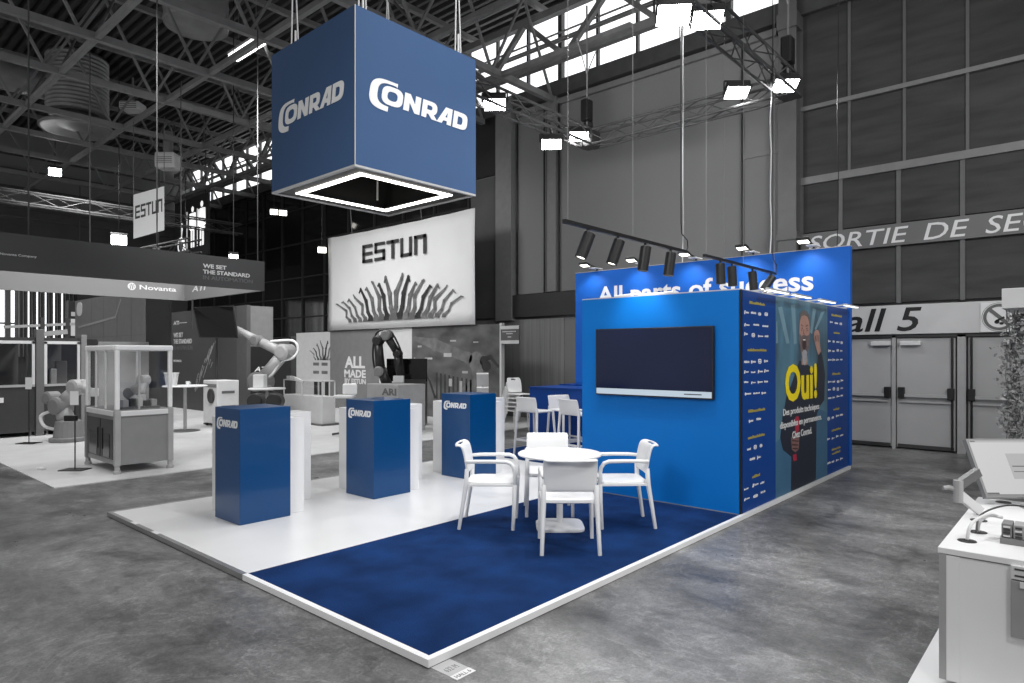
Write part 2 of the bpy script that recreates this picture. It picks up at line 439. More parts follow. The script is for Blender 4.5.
for b in ups[1:]: struct('trim_%d' % (130+ups.index(b)), MB().box((HX-0.03,b-0.025,5.12),(HX+0.08,b+0.025,8.6)), 'g80')
# steel column
mb = MB().box((HX-0.32,1.62,0),(HX-0.28,1.96,8.7)).box((HX-0.06,1.62,0),(HX-0.02,1.96,8.7)).box((HX-0.3,1.77,0),(HX-0.04,1.81,8.7)).box((HX-0.36,1.6,3.9),(HX+0.05,1.98,4.05)).box((HX-0.36,1.6,8.0),(HX+0.05,1.98,8.3))
struct('wall_column', mb, 'g80')
# smooth grey bays between column and pilaster
for (a, b) in ((2.02,2.76),(2.82,7.5),(7.98,9.02)):
    ci += 1; panel(ci, a, b, 3.3, 8.06, 'curtain_grey')
for (a, b) in ((2.02,2.76),(2.82,7.5)):
    ci += 1; panel(ci, a, b, 0.05, 3.2, 'curtain_grey')
struct('trim_5', MB().box((HX-0.03,2.0,5.72),(HX+0.05,2.8,5.8)), 'g110')
struct('trim_6', MB().box((HX-0.1,7.62,3.3),(HX+0.08,7.9,8.5)), 'g110')
for i, y in enumerate((7.56, 7.94, 8.04, 8.96, 2.79)):
    mb = MB().tube([(HX-0.04,y,3.3),(HX-0.04,y,8.1)], 0.022, 6)
    struct('trim_%d' % (30+i), mb, 'black')
struct('trim_7', MB().box((HX-0.14,6.5,2.68),(HX+0.1,9.2,3.27)), 'g55')
struct('trim_8', MB().box((HX-0.2,9.05,2.6),(HX+0.1,9.62,8.6)), 'g110')
struct('wall_back_lower', MB().box((HX-0.02,7.4,0),(HX+0.09,12.0,2.62)), 'ribbed')
ci += 1; panel(ci, 9.65, 10.75, 6.7, 8.5, 'g35')
ci += 1; panel(ci, 9.65, 11.2, 2.7, 6.65, 'dark_wall')
# dark glazed facade further along the wall
for j in range(13):
    y0 = 10.8 + j*1.48
    w = struct('window_%d' % (40+j), MB().box((HX-0.02,y0+0.03,2.3),(HX+0.04,y0+1.45,8.25)), 'glass_dark')
    fr = MB().box((HX-0.08,y0-0.03,2.3),(HX+0.04,y0+0.03,8.25))
    for z in (2.35,3.1,3.85,4.6,5.9,7.2,8.2): fr.box((HX-0.06,y0,z-0.025),(HX+0.04,y0+1.48,z+0.025))
    fr.build('window_frame', 'mullion', w)

# doors under the sign
def door(i, y0, y1, bars, closer):
    d = struct('door_%d' % i, MB().box((HX-0.02,y0,0.03),(HX+0.06,y1,1.97)), 'door', bevel=0.006)
    h = MB().box((HX-0.09,y0+0.05,0.93),(HX-0.04,y1-0.05,0.98)); h.box((HX-0.06,y0+0.05,0.83),(HX-0.03,y1-0.05,0.86))
    h.build('push_bar', 'door', d)
    for yy in bars[0]: MB().box((HX-0.1,yy-0.05,0.9),(HX-0.02,yy+0.05,1.1)).build('lock_box', 'black', d, bevel=0.01)
    for yy in bars[1]: MB().tube([(HX-0.06,yy,0.05),(HX-0.06,yy,1.96)], 0.018, 8).build('bolt_rod', 'black', d)
    for yy in closer: MB().box((HX-0.11,yy-0.16,1.84),(HX-0.03,yy+0.16,1.92)).build('door_closer', 'g200', d, bevel=0.01)
    MB().box((HX-0.04,y0+0.02,0.03),(HX-0.02,y1-0.02,0.09)).build('kick_plate', 'g55', d)
    return d
door(1, 0.06, 0.95, ([0.12],[]), [0.22])
door(2, -0.9, -0.02, ([-0.1,-0.84],[-0.86]), [-0.24])
door(3, -1.95, -1.08, ([-1.13],[-1.13]), [-1.72])
door(4, -2.9, -2.01, ([-2.07],[]), [-2.3])
for i, y in enumerate((0.02, -0.96, -1.02, -1.98)):
    struct('trim_%d' % (40+i), MB().box((HX-0.06,y-0.03,0),(HX+0.08,y+0.03,2.02)), 'g150')
struct('trim_9', MB().box((HX-0.06,-3,1.98),(HX+0.08,1.1,2.03)), 'g55')
# painted sign over the doors and the high band
sg = thing('door_sign', 'long pale grey sign fixed over the grey doors with black numbering', 'sign', (HX-0.07, -0.7, 2.3))
MB().box((HX-0.1,-3.0,2.04),(HX-0.04,1.62,2.56)).build('sign_board', 'sign_grey', sg, bevel=0.008)
text('lettering', 'Hall 5', (HX-0.1,1.32,2.09), -Y, Z, 1.74, 0.42, 'letter_black', sg, bold=0.012, shear=0.22)
np_ = thing('no_smoking_sign', 'white square no smoking sign fixed over the doors beside the black numbering', 'sign', (HX-0.12,-1.5,2.28))
MB().box((HX-0.125,-1.76,2.05),(HX-0.1,-1.26,2.53)).build('sign_plate', 'paper', np_)
mb = MB(); mb.ringprism(sup(0,0,0.215,0.215,2,n=48), sup(0,0,0.17,0.17,2,n=48), (HX-0.126,-1.51,2.29), -Y, Z, 0.004)
mb.prism([(-0.15,0.11),(-0.11,0.15),(0.15,-0.11),(0.11,-0.15)], (HX-0.127,-1.51,2.29), -Y, Z, 0.004)
mb.ringprism(sup(0,0,0.235,0.235,2,n=48), sup(0,0,0.228,0.228,2,n=48), (HX-0.126,-1.51,2.29), -Y, Z, 0.003)
mb.build('prohibition_ring', 'g80', np_)
mb = MB().prism([(-0.05,-0.01),(0.06,0.05),(0.075,0.02),(-0.035,-0.04)], (HX-0.128,-1.51,2.25), -Y, Z, 0.003)
mb.prism(sup(-0.03,-0.06,0.035,0.03,2,n=14), (HX-0.128,-1.51,2.27), -Y, Z, 0.003).prism(sup(0.03,-0.085,0.03,0.022,2,n=14), (HX-0.128,-1.51,2.27), -Y, Z, 0.003)
mb.build('cigarette_mark', 'letter_black', np_)
hb = thing('high_sign_band', 'dark grey banner high on the cladding with large white slanted capitals', 'sign', (HX-0.06,-0.5,3.82))
MB().box((HX-0.06,-5.0,3.63),(HX-0.02,1.66,4.02)).build('sign_board', 'band_grey', hb)
for s, y, w in (('SORTIE', 1.47, 1.68), ('DE', -0.44, 0.66), ('SECOURS', -1.32, 2.1)):
    text('lettering', s, (HX-0.062,y,3.675), -Y, Z, w, 0.285, 'letter_white', hb, bold=0.004, shear=0.2)

# roof steel: lattice girders along X, beams along Y, wall truss
def lattice(name, a, b, zt, m='steel', step=2.3, axis='X', other=0, chord=0.13, web=0.055):
    root = thing(name, None, None, ((a if axis == 'X' else other), (other if axis == 'X' else a), zt[0])); tag(root, kind='structure')
    P = (lambda s, z: (s, other, z)) if axis == 'X' else (lambda s, z: (other, s, z))
    MB().bar(P(a,zt[0]), P(b,zt[0]), chord, chord*1.15).build('bottom_chord', m, root)
    MB().bar(P(a,zt[1]), P(b,zt[1]), chord, chord).build('top_chord', m, root)
    n = max(1, round((b-a)/step)); mb = MB(); st = (b-a)/n
    for i in range(n):
        mb.bar(P(a+i*st,zt[0]), P(a+(i+0.5)*st,zt[1]), web); mb.bar(P(a+(i+0.5)*st,zt[1]), P(a+(i+1)*st,zt[0]), web)
    mb.build('web_bracing', m, root)
    return root
for y in (7.7, 10.15, 12.7, 15.2, 18.2, 20.7, 23.2, 26.2):
    lattice('roof_girder', -0.4, 10.95, (8.2, 10.35), step=2.27, other=y)
for x in (2.15, 4.45, 6.7, 9.0):
    o = MB().bar((x,4.2,8.2),(x,29.7,8.2), 0.11).build('roof_beam', 'steel'); tag(o, kind='structure')
lattice('wall_girder', -5.8, 29.7, (8.88, 10.06), step=2.6, axis='Y', other=10.4, chord=0.17, web=0.12)
# cross braces between the girders (light rods)
ys = (7.7, 10.15, 12.7, 15.2, 18.2, 20.7, 23.2)
for x in (2.15, 6.7):
    for a, b in zip(ys, ys[1:]):
        o = MB().bar((x,a,8.25),(x+1.1,b,10.3), 0.045).build('roof_brace', 'steel'); tag(o, kind='structure')
# air ducts
d = thing('air_duct', 'large ribbed round air duct with a flared outlet under the roof', 'air duct', (3.92,20.5,10.2))
prof = [(0.8,8.95)]
for i in range(14): z = 9.0 + i*0.12; prof += [(0.8,z),(0.83,z+0.03),(0.83,z+0.06),(0.8,z+0.09)]
MB().lathe([(r, z) for r, z in prof] + [(0.8,10.7)], (3.92,20.5,0), 32).build('duct_pipe', 'duct', d, smooth=True)
MB().lathe([(0.62,8.95),(0.62,8.7),(0.94,8.62),(1.0,8.56),(1.0,8.5),(0.9,8.5),(0.55,8.62),(0.3,8.54),(0.05,8.5)], (3.92,20.5,0), 32).build('flared_outlet', 'duct', d, smooth=True)
MB().tube([(3.3,20.9,9.75),(-2.0,20.9,9.75)], 0.42, 20).build('branch_pipe', 'duct', d, smooth=True)
d = thing('air_duct', 'plain wide round duct stub hanging open from the roof deck', 'air duct', (4.37,13.2,10))
mb = MB(); prof = [(0.66,9.42),(0.7,9.4)]
for i in range(5): z = 9.46 + i*0.25; prof += [(0.7,z),(0.715,z+0.02),(0.7,z+0.04)]
mb.lathe(prof + [(0.7,10.71)], (4.37,13.2,0), 32); mb.build('duct_pipe', 'duct', d, smooth=True)
MB().lathe([(0.66,9.44),(0.02,9.5)], (4.37,13.2,0), 32).build('duct_damper', 'black', d)
# twin tube light, boxes under the roof
t = thing('tube_light', 'bright twin tube lamp hanging under the roof deck', 'ceiling light', (5.64,13.25,9.35))
MB().box((5.5,12.45,9.4),(5.78,14.05,9.46)).build('lamp_tray', 'g200', t)
for x in (5.56, 5.74): MB().tube([(x,12.5,9.34),(x,14.0,9.34)], 0.055, 8).build('lamp_tube', 'led_soft', t)
for y in (12.8, 13.7): MB().tube([(5.64,y,9.46),(5.64,y,10.7)], 0.008, 5).build('hanging_wire', 'g110', t)
for loc, lab in (((5.03,19.23,9.2), 'small pale rounded fan heater hung under the roof beams'), ((5.74,18.43,7.55), 'pale square heater box hanging low under the roof beams')):
    b = thing('heater_unit', lab, 'heater', loc)
    x, y, z = loc
    MB().obox((x,y,z), RT, FW, Z, 0.3, 0.25, 0.13 if z > 8 else 0.24).build('heater_body', 'g200', b, bevel=0.06)
    MB().tube([(x,y,z+0.1),(x,y,z+0.9)], 0.03 if z > 8 else 0.14, 10).build('heater_pipe', 'g110', b)
    mb = MB()
    for i in range(4): mb.obox((x,y,z-0.09+i*0.055), RT, FW, Z, 0.24, 0.26, 0.008)
    mb.build('heater_grille', 'g80', b)

# ================================================================== THE BLUE STAND
T = 0.042; LX = 8.16; LY = 5.0; SPX = 5.4; SPY = 2.07
pf = thing('stand_platform', 'low exhibition platform with white flooring, blue carpet and pale edge trim on concrete', 'platform', (4,2.5,0))
MB().box((0.03,0.03,0),(LX-0.03,LY-0.03,0.030)).build('platform_base', 'g55', pf)
mb = MB().box((0.035,SPY,0.030),(SPX,LY-0.035,T)); mb.build('white_floor', 'white_vinyl', pf)
mb = MB().prism([(0.035,0.035),(LX-0.035,0.035),(LX-0.035,LY-0.035),(SPX,LY-0.035),(SPX,SPY),(0.035,SPY)], (0,0,0.030), X, Y, 0.013)
mb.build('blue_carpet', 'carpet', pf)
MB().box((0,0,0.004),(LX,0.04,T+0.004)).build('edge_strip', 'alu_white', pf)
MB().box((0,0.04,0.004),(0.04,SPY,T+0.004)).build('edge_strip', 'alu_white', pf)
MB().box((0,SPY,0.004),(0.04,LY,T+0.003)).build('edge_strip', 'alu', pf)
MB().box((0.04,LY-0.04,0.004),(LX,LY,T+0.003)).build('edge_strip', 'alu', pf)
for y in (3.72, 4.24): MB().box((0.005,y,T),(0.042,y+0.12,T+0.006)).build('trim_clip', 'white', pf)
st = thing('floor_sticker', 'pale grey sticker on the concrete at the corner of the platform', 'sticker', (0.08,-0.1,0))
MB().box((0.015,-0.15,0),(0.152,-0.003,0.002)).build('sticker_sheet', 'sticker', st)
MB().box((0.015,-0.205,0),(0.152,-0.15,0.002)).build('sticker_strip', 'paper', st)
text('lettering', '632 M', (0.04,-0.11,0.002), X, Y, 0.085, 0.045, 'letter_grey', st, depth=0.0006)
text('lettering', 'HALL 6', (0.03,-0.193,0.002), X, Y, 0.105, 0.03, 'letter_dark', st, depth=0.0006)

# the cabin with the wall screen and the printed side
WX = 4.213; WH = 2.336; WY = 1.99
cb = thing('storage_cabin', 'bright blue cabin wall on the carpet carrying the big dark screen', 'cabin', (6.2,1,T))
MB().box((WX+0.04,0.06,T),(8.12,WY,WH-0.02)).build('cabin_body', 'panel_blue', cb)
MB().box((WX,0.05,T),(WX+0.04,WY+0.0,WH)).build('front_panel', 'wall_blue', cb)
MB().box((WX+0.02,0.035,T),(WX+0.06,0.06,WH+0.005)).build('corner_post', 'black', cb)
MB().box((WX-0.004,0.05,T),(WX,WY,T+0.01)).build('floor_strip', 'g110', cb)
MB().box((WX+0.0,0.04,WH),(8.12,WY,WH+0.012)).build('top_cap', 'silver_trim', cb)
def marks(x0, x1, z, n, pid, hh=0.042):
    """a line of small white company marks"""
    rnd = random.Random(pid); mb = MB(); w = (x1-x0)/n
    for i in range(n):
        a = x0 + i*w; ww = w*rnd.uniform(0.5,0.8); h = hh*rnd.uniform(0.6,1.0); zz = z + rnd.uniform(-0.008,0.008); k = rnd.randint(0,3)
        o = (0,0.0285,0)
        if k == 0:
            for j in range(5): mb.prism([(a+ww*j/5,zz-h*0.3),(a+ww*(j+0.72)/5,zz-h*0.3),(a+ww*(j+0.72)/5,zz+h*rnd.uniform(0.15,0.45)),(a+ww*j/5,zz+h*rnd.uniform(0.15,0.45))], o, X, Z, 0.002)
        elif k == 1:
            mb.prism(sup(a+h*0.5,zz,h*0.5,h*0.5,2,n=14), o, X, Z, 0.002)
            for j in range(4): mb.prism([(a+h*1.2+(ww-h)*j/4,zz-h*0.22),(a+h*1.2+(ww-h)*(j+0.7)/4,zz-h*0.22),(a+h*1.2+(ww-h)*(j+0.7)/4,zz+h*0.25),(a+h*1.2+(ww-h)*j/4,zz+h*0.25)], o, X, Z, 0.002)
        elif k == 2:
            mb.ringprism(sup(a+ww*0.5,zz,ww*0.4,h*0.62,3,n=20), sup(a+ww*0.5,zz,ww*0.3,h*0.36,3,n=20), o, X, Z, 0.002)
            mb.prism([(a+ww*0.25,zz-0.006),(a+ww*0.75,zz-0.006),(a+ww*0.75,zz+0.006),(a+ww*0.25,zz+0.006)], o, X, Z, 0.002)
        else:
            mb.prism([(a,zz-h*0.45),(a+ww*0.2,zz-h*0.45),(a+ww*0.3,zz+h*0.5),(a+ww*0.1,zz+h*0.5)], o, X, Z, 0.002)
            for j in range(4): mb.prism([(a+ww*(0.35+j*0.16),zz-h*0.2),(a+ww*(0.47+j*0.16),zz-h*0.2),(a+ww*(0.47+j*0.16),zz+h*0.2),(a+ww*(0.35+j*0.16),zz+h*0.2)], o, X, Z, 0.002)
    return mb
def headline(x0, x1, z, pid, mb, h=0.03):
    rnd = random.Random(pid); a = x0
    while a < x1 - 0.01:
        w = rnd.uniform(0.018,0.03); hh = h*rnd.choice((0.7,0.7,1.0))
        mb.prism([(a,z-h/2),(a+w,z-h/2),(a+w,z-h/2+hh),(a,z-h/2+hh)], (0,0.0285,0), X, Z, 0.002); a += w + 0.006
def logo_panel(name, x0, x1, label, heads, rows):
    p = MB().box((x0,0.03,T+0.01),(x1,0.06,WH)).build(name, 'panel_blue', cb)
    mh = MB()
    for i, (a, b, z) in enumerate(heads): headline(a, b, z, i+3, mh)
    mh.build('heading_print', 'yellow_small', p)
    allm = MB()
    for i, (a, b, z, n) in enumerate(rows):
        q = marks(a, b, z, n, i*7+11+int(x0*10)); allm.add(q.v, q.f)
    allm.build('logo_print', 'logo_white', p)
    return p
logo_panel('logo_panel', WX+0.06, 5.20, '', [(4.44,4.88,2.22),(4.39,4.91,1.725),(4.41,4.87,1.085),(4.4,4.87,0.81),(4.52,4.73,0.39)],
    [(4.3,5.03,2.11,4),(4.3,5.05,1.985,3),(4.3,5.05,1.88,4),(4.3,5.03,1.605,4),(4.3,5.03,1.495,4),(4.3,5.03,1.385,4),(4.32,5.0,1.26,3),(4.42,4.84,0.985,2),(4.38,4.88,0.69,3),(4.45,4.84,0.575,2),(4.3,4.96,0.29,3),(4.3,4.98,0.18,3)])
logo_panel('logo_panel', 7.13, 8.14, '', [(7.31,7.8,2.22),(7.41,7.7,1.98),(7.35,7.74,1.41),(7.4,7.67,0.92),(7.32,7.74,0.635),(7.32,7.74,0.37),(7.34,7.72,0.315)],
    [(7.24,7.9,2.12,3),(7.16,7.92,1.85,4),(7.16,7.92,1.73,4),(7.16,7.92,1.6,4),(7.16,7.94,1.3,4),(7.16,7.94,1.2,4),(7.16,7.94,1.09,4),(7.12,7.92,0.815,4),(7.12,7.92,0.53,4),(7.12,7.92,0.2,4)])
# the printed poster in the side
ps = thing('poster_panel', 'tall teal poster of a shouting bearded man with yellow and white lettering', 'poster', (6.08,0.03,T))
PY0 = 0.03
MB().box((5.20,PY0,T+0.01),(7.13,0.06,WH)).build('poster_print', 'p_bg', ps)
def pp(name, polys, m, lay):
    mb = MB()
    for p in polys: mb.prism(p, (0, PY0-0.0002-0.0006*lay, 0), X, Z, 0.0006)
    return mb.build(name, m, ps)
for one in [[(5.27,2.21),(5.40,2.23),(5.65,1.81),(5.54,1.80)], [(5.70,2.26),(5.84,2.28),(5.90,1.81),(5.80,1.80)], [(6.51,2.27),(6.64,2.26),(6.48,1.94),(6.40,1.96)],
    [(6.85,2.23),(7.02,2.26),(6.64,1.99),(6.59,2.01)], [(5.21,2.04),(5.25,2.06),(5.27,1.81),(5.21,1.80)]]: pp('streak_print', [one], 'p_streak', 1)
pp('backdrop_print', [[(5.205,0.06),(5.205,0.68),(5.34,0.72),(5.42,0.58),(5.70,0.50),(5.70,0.06)]], 'p_floor', 1)
pp('backdrop_print', [[(6.66,0.055),(6.66,0.98),(7.12,0.9),(7.12,0.055)]], 'p_floor', 1)
pp('figure_print', [[(5.44,0.57),(5.34,0.72),(5.43,0.98),(5.55,1.18),(5.80,1.40),(6.00,1.60),(6.08,1.60),(6.24,1.58),(6.50,1.49),(6.60,1.50),(6.70,1.56),(6.73,1.69),(6.85,1.72),(6.95,1.59),(7.02,1.42),(6.99,1.07),(6.80,1.0),(6.66,0.89),(6.64,0.055),(5.70,0.055),(5.72,0.46)]], 'p_navy', 2)
pp('figure_print', [sup(6.19,1.94,0.195,0.26,2.3,n=30), [(6.06,1.75),(6.3,1.75),(6.3,1.55),(6.08,1.55)]], 'p_skin', 3)
pp('figure_print', [[(6.55,1.90),(6.56,1.96),(6.60,1.985),(6.68,2.0),(6.75,1.985),(6.78,1.95),(6.79,1.83),(6.84,1.72),(6.74,1.67),(6.68,1.72),(6.61,1.80)]], 'p_skin', 3)
pp('figure_print', [[(6.58,1.90),(6.63,1.93),(6.66,1.86),(6.62,1.83)], [(6.66,1.93),(6.69,1.94),(6.70,1.85),(6.68,1.85)], [(6.72,1.93),(6.745,1.93),(6.75,1.84),(6.73,1.84)]], 'p_skin_dark', 4)
pp('printed_hair', [[(5.99,2.05),(5.985,2.10),(6.02,2.18),(6.10,2.215),(6.19,2.225),(6.28,2.215),(6.35,2.18),(6.39,2.10),(6.385,2.04),(6.35,2.10),(6.29,2.15),(6.18,2.165),(6.07,2.145),(6.03,2.10)]], 'p_hair', 4)
pp('printed_beard', [[(6.0,1.93),(6.04,1.92),(6.06,1.90),(6.15,1.925),(6.26,1.91),(6.33,1.92),(6.385,1.94),(6.37,1.80),(6.32,1.70),(6.27,1.62),(6.20,1.56),(6.12,1.57),(6.06,1.66),(6.02,1.76)]], 'p_beard', 4)
pp('printed_beard', [[(6.09,1.70),(6.15,1.735),(6.23,1.73),(6.28,1.70),(6.25,1.59),(6.19,1.54),(6.12,1.57)]], 'p_beard_light', 5)
pp('printed_mouth', [sup(6.17,1.81,0.075,0.075,2.2,n=20)], 'p_mouth', 6)
pp('printed_teeth', [[(6.12,1.85),(6.22,1.85),(6.21,1.868),(6.13,1.868)]], 'p_teeth', 7)
pp('printed_face', [[(6.05,2.035),(6.13,2.02),(6.13,2.03),(6.06,2.052)], [(6.22,2.02),(6.32,2.04),(6.31,2.055),(6.22,2.035)], sup(6.095,2.0,0.026,0.01,2,n=10), sup(6.27,2.0,0.026,0.01,2,n=10),
    [(6.15,1.99),(6.165,1.99),(6.16,1.945),(6.20,1.93),(6.13,1.93)], [(6.06,1.97),(6.12,1.975),(6.06,1.985)], [(6.24,1.975),(6.31,1.97),(6.31,1.985)]], 'p_skin_dark', 6)
pp('figure_print', [[(5.70,0.69),(5.76,0.715),(5.85,0.72),(5.93,0.70),(5.99,0.66),(5.97,0.53),(5.85,0.50),(5.72,0.55)]], 'p_skin_dark', 4)
pp('printed_line', [[(5.74,0.66),(5.97,0.63),(5.97,0.615),(5.74,0.645)], [(5.74,0.61),(5.96,0.585),(5.96,0.57),(5.74,0.595)], [(5.75,0.565),(5.95,0.545),(5.95,0.53),(5.75,0.55)]], 'p_mouth', 5)
pp('printed_microphone', [[(5.82,0.90),(5.87,0.93),(5.95,0.93),(5.99,0.89),(5.98,0.76),(5.90,0.72),(5.84,0.76)], [(5.76,0.48),(5.88,0.48),(5.90,0.40),(5.78,0.40)]], 'p_red', 5)
text('lettering', 'Oui!', (5.49,PY0-0.006,1.115), X, Z, 1.17, 0.45, 'yellow', ps, bold=0.03)
for s, x, z, w, h in (('Des produits techniques', 5.42, 0.945, 1.33, 0.10), ('disponibles en permanence.', 5.32, 0.80, 1.53, 0.10), ('Chez Conrad.', 5.73, 0.675, 0.72, 0.085)):
    text('lettering', s, (x,PY0-0.006,z), X, Z, w, h, 'letter_white', ps, bold=0.015)

# bar lights along the cabin's printed side
for i, (a, b) in enumerate(((4.6,5.22),(5.38,6.0),(6.34,7.0),(7.46,8.12))):
    wh = ('over the logo panel by the screen wall', 'over the dark hair side of the poster start', 'over the raised fist of the poster', 'over the last narrow logo panel')[i]
    l = thing('bar_light', 'short white bar lamp clamped ' + wh, 'lamp', ((a+b)/2,-0.05,WH+0.03), group='bar lamps over the printed side')
    MB().box((a,-0.12,WH+0.02),(b,-0.075,WH+0.04)).build('lamp_bar', 'silver_trim', l, bevel=0.006)
    MB().box((a+0.02,-0.117,WH+0.012),(b-0.02,-0.078,WH+0.02)).build('lamp_diffuser', 'led_bar', l)
    for xx in (a+0.1, b-0.1): MB().bar((xx,-0.1,WH+0.03),(xx,0.1,WH+0.02), 0.02).build('lamp_bracket', 'silver_trim', l)
# cables on the cabin roof edge
o = MB().tube([(WX+0.03,1.55,WH+0.02),(WX+0.05,1.3,WH+0.035),(WX+0.03,1.0,WH+0.02),(WX+0.05,0.8,WH+0.03)], 0.012, 6).build('loose_cable', 'cable_white'); tag(o, 'white cable lying along the top of the bright blue screen wall', 'cable')

# screen on the cabin
tv = thing('television', 'wide dark wall screen with a pale strip along its bottom on the bright blue wall', 'television', (WX-0.03,1.02,1.6))
MB().box((WX-0.06,0.295,1.205),(WX-0.015,1.755,1.975)).build('screen_bezel', 'black', tv, bevel=0.006)
MB().box((WX-0.063,0.31,1.285),(WX-0.058,1.74,1.96)).build('screen_picture', 'screen', tv)
MB().box((WX-0.063,0.31,1.22),(WX-0.058,1.74,1.285)).build('screen_strip', 'screen_white', tv)
MB().box((WX-0.065,0.42,1.248),(WX-0.06,0.62,1.258)).build('screen_caption', 'letter_dark', tv)
MB().box((WX-0.015,0.7,1.4),(WX+0.0,1.35,1.8)).build('wall_bracket', 'black', tv)

# tall back wall with the slogan
bw = thing('slogan_wall', 'tall royal blue back wall of the platform with a white slogan', 'wall panel', (8.2,2.5,T))
MB().box((8.2,0.02,T),(8.3,4.98,3.275)).build('wall_panel', 'back_blue', bw)
MB().box((8.195,0.02,3.275),(8.305,4.98,3.285)).build('top_profile', 'silver_trim', bw)
text('lettering', 'All parts of success', (8.199,4.46,2.555), -Y, Z, 3.93, 0.42, 'letter_white', bw, bold=0.022)
for i, y in enumerate((4.54,3.53,2.50,1.51,0.58)):
    wh = ('above the first word of the slogan', 'above the word parts in the slogan', 'beside the long spot rail end', 'behind the short spot rail', 'near the slogan end')[i]
    l = thing('arm_floodlight', 'small black arm floodlight on the royal blue wall ' + wh, 'lamp', (8.2,y,3.3), group='arm floodlights on the tall blue wall')
    MB().box((8.06,y-0.12,3.32),(8.32,y+0.02,3.335)).build('clamp_plate', 'machine_light', l)
    MB().bar((8.24,y-0.04,3.285),(8.24,y-0.04,3.345), 0.025).bar((8.24,y-0.04,3.345),(7.92,y-0.02,3.39), 0.022).build('lamp_arm', 'black', l)
    h = MB().obox((7.88,y,3.38), Vector((1,0,-0.25)), Y, Vector((0.25,0,1)), 0.07, 0.09, 0.022).build('lamp_head', 'black', l, bevel=0.01)
    MB().obox((7.887,y,3.356), Vector((1,0,-0.25)), Y, Vector((0.25,0,1)), 0.055, 0.075, 0.003).build('lamp_lens', 'spot_lens', h)

# blue bar counter behind the stools
bc = thing('bar_counter', 'deep blue counter box standing on the carpet behind the white bar stools', 'counter', (6.8,3.9,T))
MB().box((6.76,2.6,T),(7.6,4.95,1.08)).build('counter_body', 'counter_blue', bc)
MB().box((6.74,2.58,1.08),(7.62,4.96,1.1)).build('counter_top', 'counter_blue', bc)
mb = MB().box((7.64,4.0,T),(8.15,4.95,1.12)); o = mb.build('low_cabinet', 'counter_blue'); tag(o, 'deep blue cupboard against the tall wall behind the blue counter', 'cabinet')

# hanging cube
cu = thing('hanging_cube', 'big blue fabric cube with white lettering hanging over the white flooring', 'hanging sign', (1.283,2.484,3.425), rz=-0.016)
CX, CY, CZ, CW, CH = 1.283, 2.484, 3.425, 1.57, 1.505
mb = MB(); w = 0.03
mb.box((CX,CY,CZ+0.02),(CX+CW,CY+w,CZ+CH)).box((CX,CY+CW-w,CZ+0.02),(CX+CW,CY+CW,CZ+CH)).box((CX,CY+w,CZ+0.02),(CX+w,CY+CW-w,CZ+CH)).box((CX+CW-w,CY+w,CZ+0.02),(CX+CW,CY+CW-w,CZ+CH))
mb.build('fabric_side', 'cube_blue', cu)
def frame_mb(i0, i1, z0, z1):
    mb = MB(); a, b, c, d = CX+i0, CX+CW-i0, CY+i0, CY+CW-i0; k = i1-i0
    mb.box((a,c,z0),(b,c+k,z1)).box((a,d-k,z0),(b,d,z1)).box((a,c+k,z0),(a+k,d-k,z1)).box((b-k,c+k,z0),(b,d-k,z1)); return mb
frame_mb(0.0,0.035,CZ,CZ+0.02).build('bottom_frame', 'silver_trim', cu)
frame_mb(0.035,0.18,CZ+0.012,CZ+0.03).build('dark_reveal', 'black', cu)
frame_mb(0.18,0.245,CZ+0.004,CZ+0.03).build('light_strip', 'led', cu)
frame_mb(0.245,0.27,CZ+0.012,CZ+0.06).build('dark_reveal', 'black', cu)
frame_mb(0.03,0.04,CZ+0.03,CZ+CH-0.03).build('inner_lining', 'black', cu)
MB().tube([(CX+1.2,CY+1.3,CZ+0.1),(CX+1.2,CY+1.3,CZ+1.4)], 0.012, 6).build('inner_pole', 'g200', cu)
MB().box((CX-0.004,CY-0.004,CZ),(CX+0.004,CY+0.004,CZ+CH)).build('corner_seam', 'silver_trim', cu)
MB().box((CX+0.03,CY+0.03,CZ+CH-0.03),(CX+CW-0.03,CY+CW-0.03,CZ+CH-0.01)).build('top_board', 'black', cu)
logo('lettering', (1.445,CY-0.001,4.03), X, Z, 1.26, 0.305, 'logo_white', cu)
logo('lettering', (CX-0.001,3.895,4.03), -Y, Z, 1.22, 0.305, 'logo_white', cu)
for x, y in ((CX+0.12,CY+0.12),(CX+CW-0.2,CY+0.12),(CX+0.12,CY+CW-0.2),(CX+CW-0.2,CY+CW-0.2)):
    mb = MB().tube([(x,y,CZ+CH-0.02),(x+0.03,y,6.3),(x+0.03,y,8.2)], 0.008, 6).tube([(x+0.09,y,CZ+CH-0.02),(x+0.04,y,6.0)], 0.008, 6).tube([(x+0.05,y,CZ+CH-0.02),(x+0.05,y,5.2)], 0.012, 6)
    mb.build('hanging_sling', 'g200', cu)

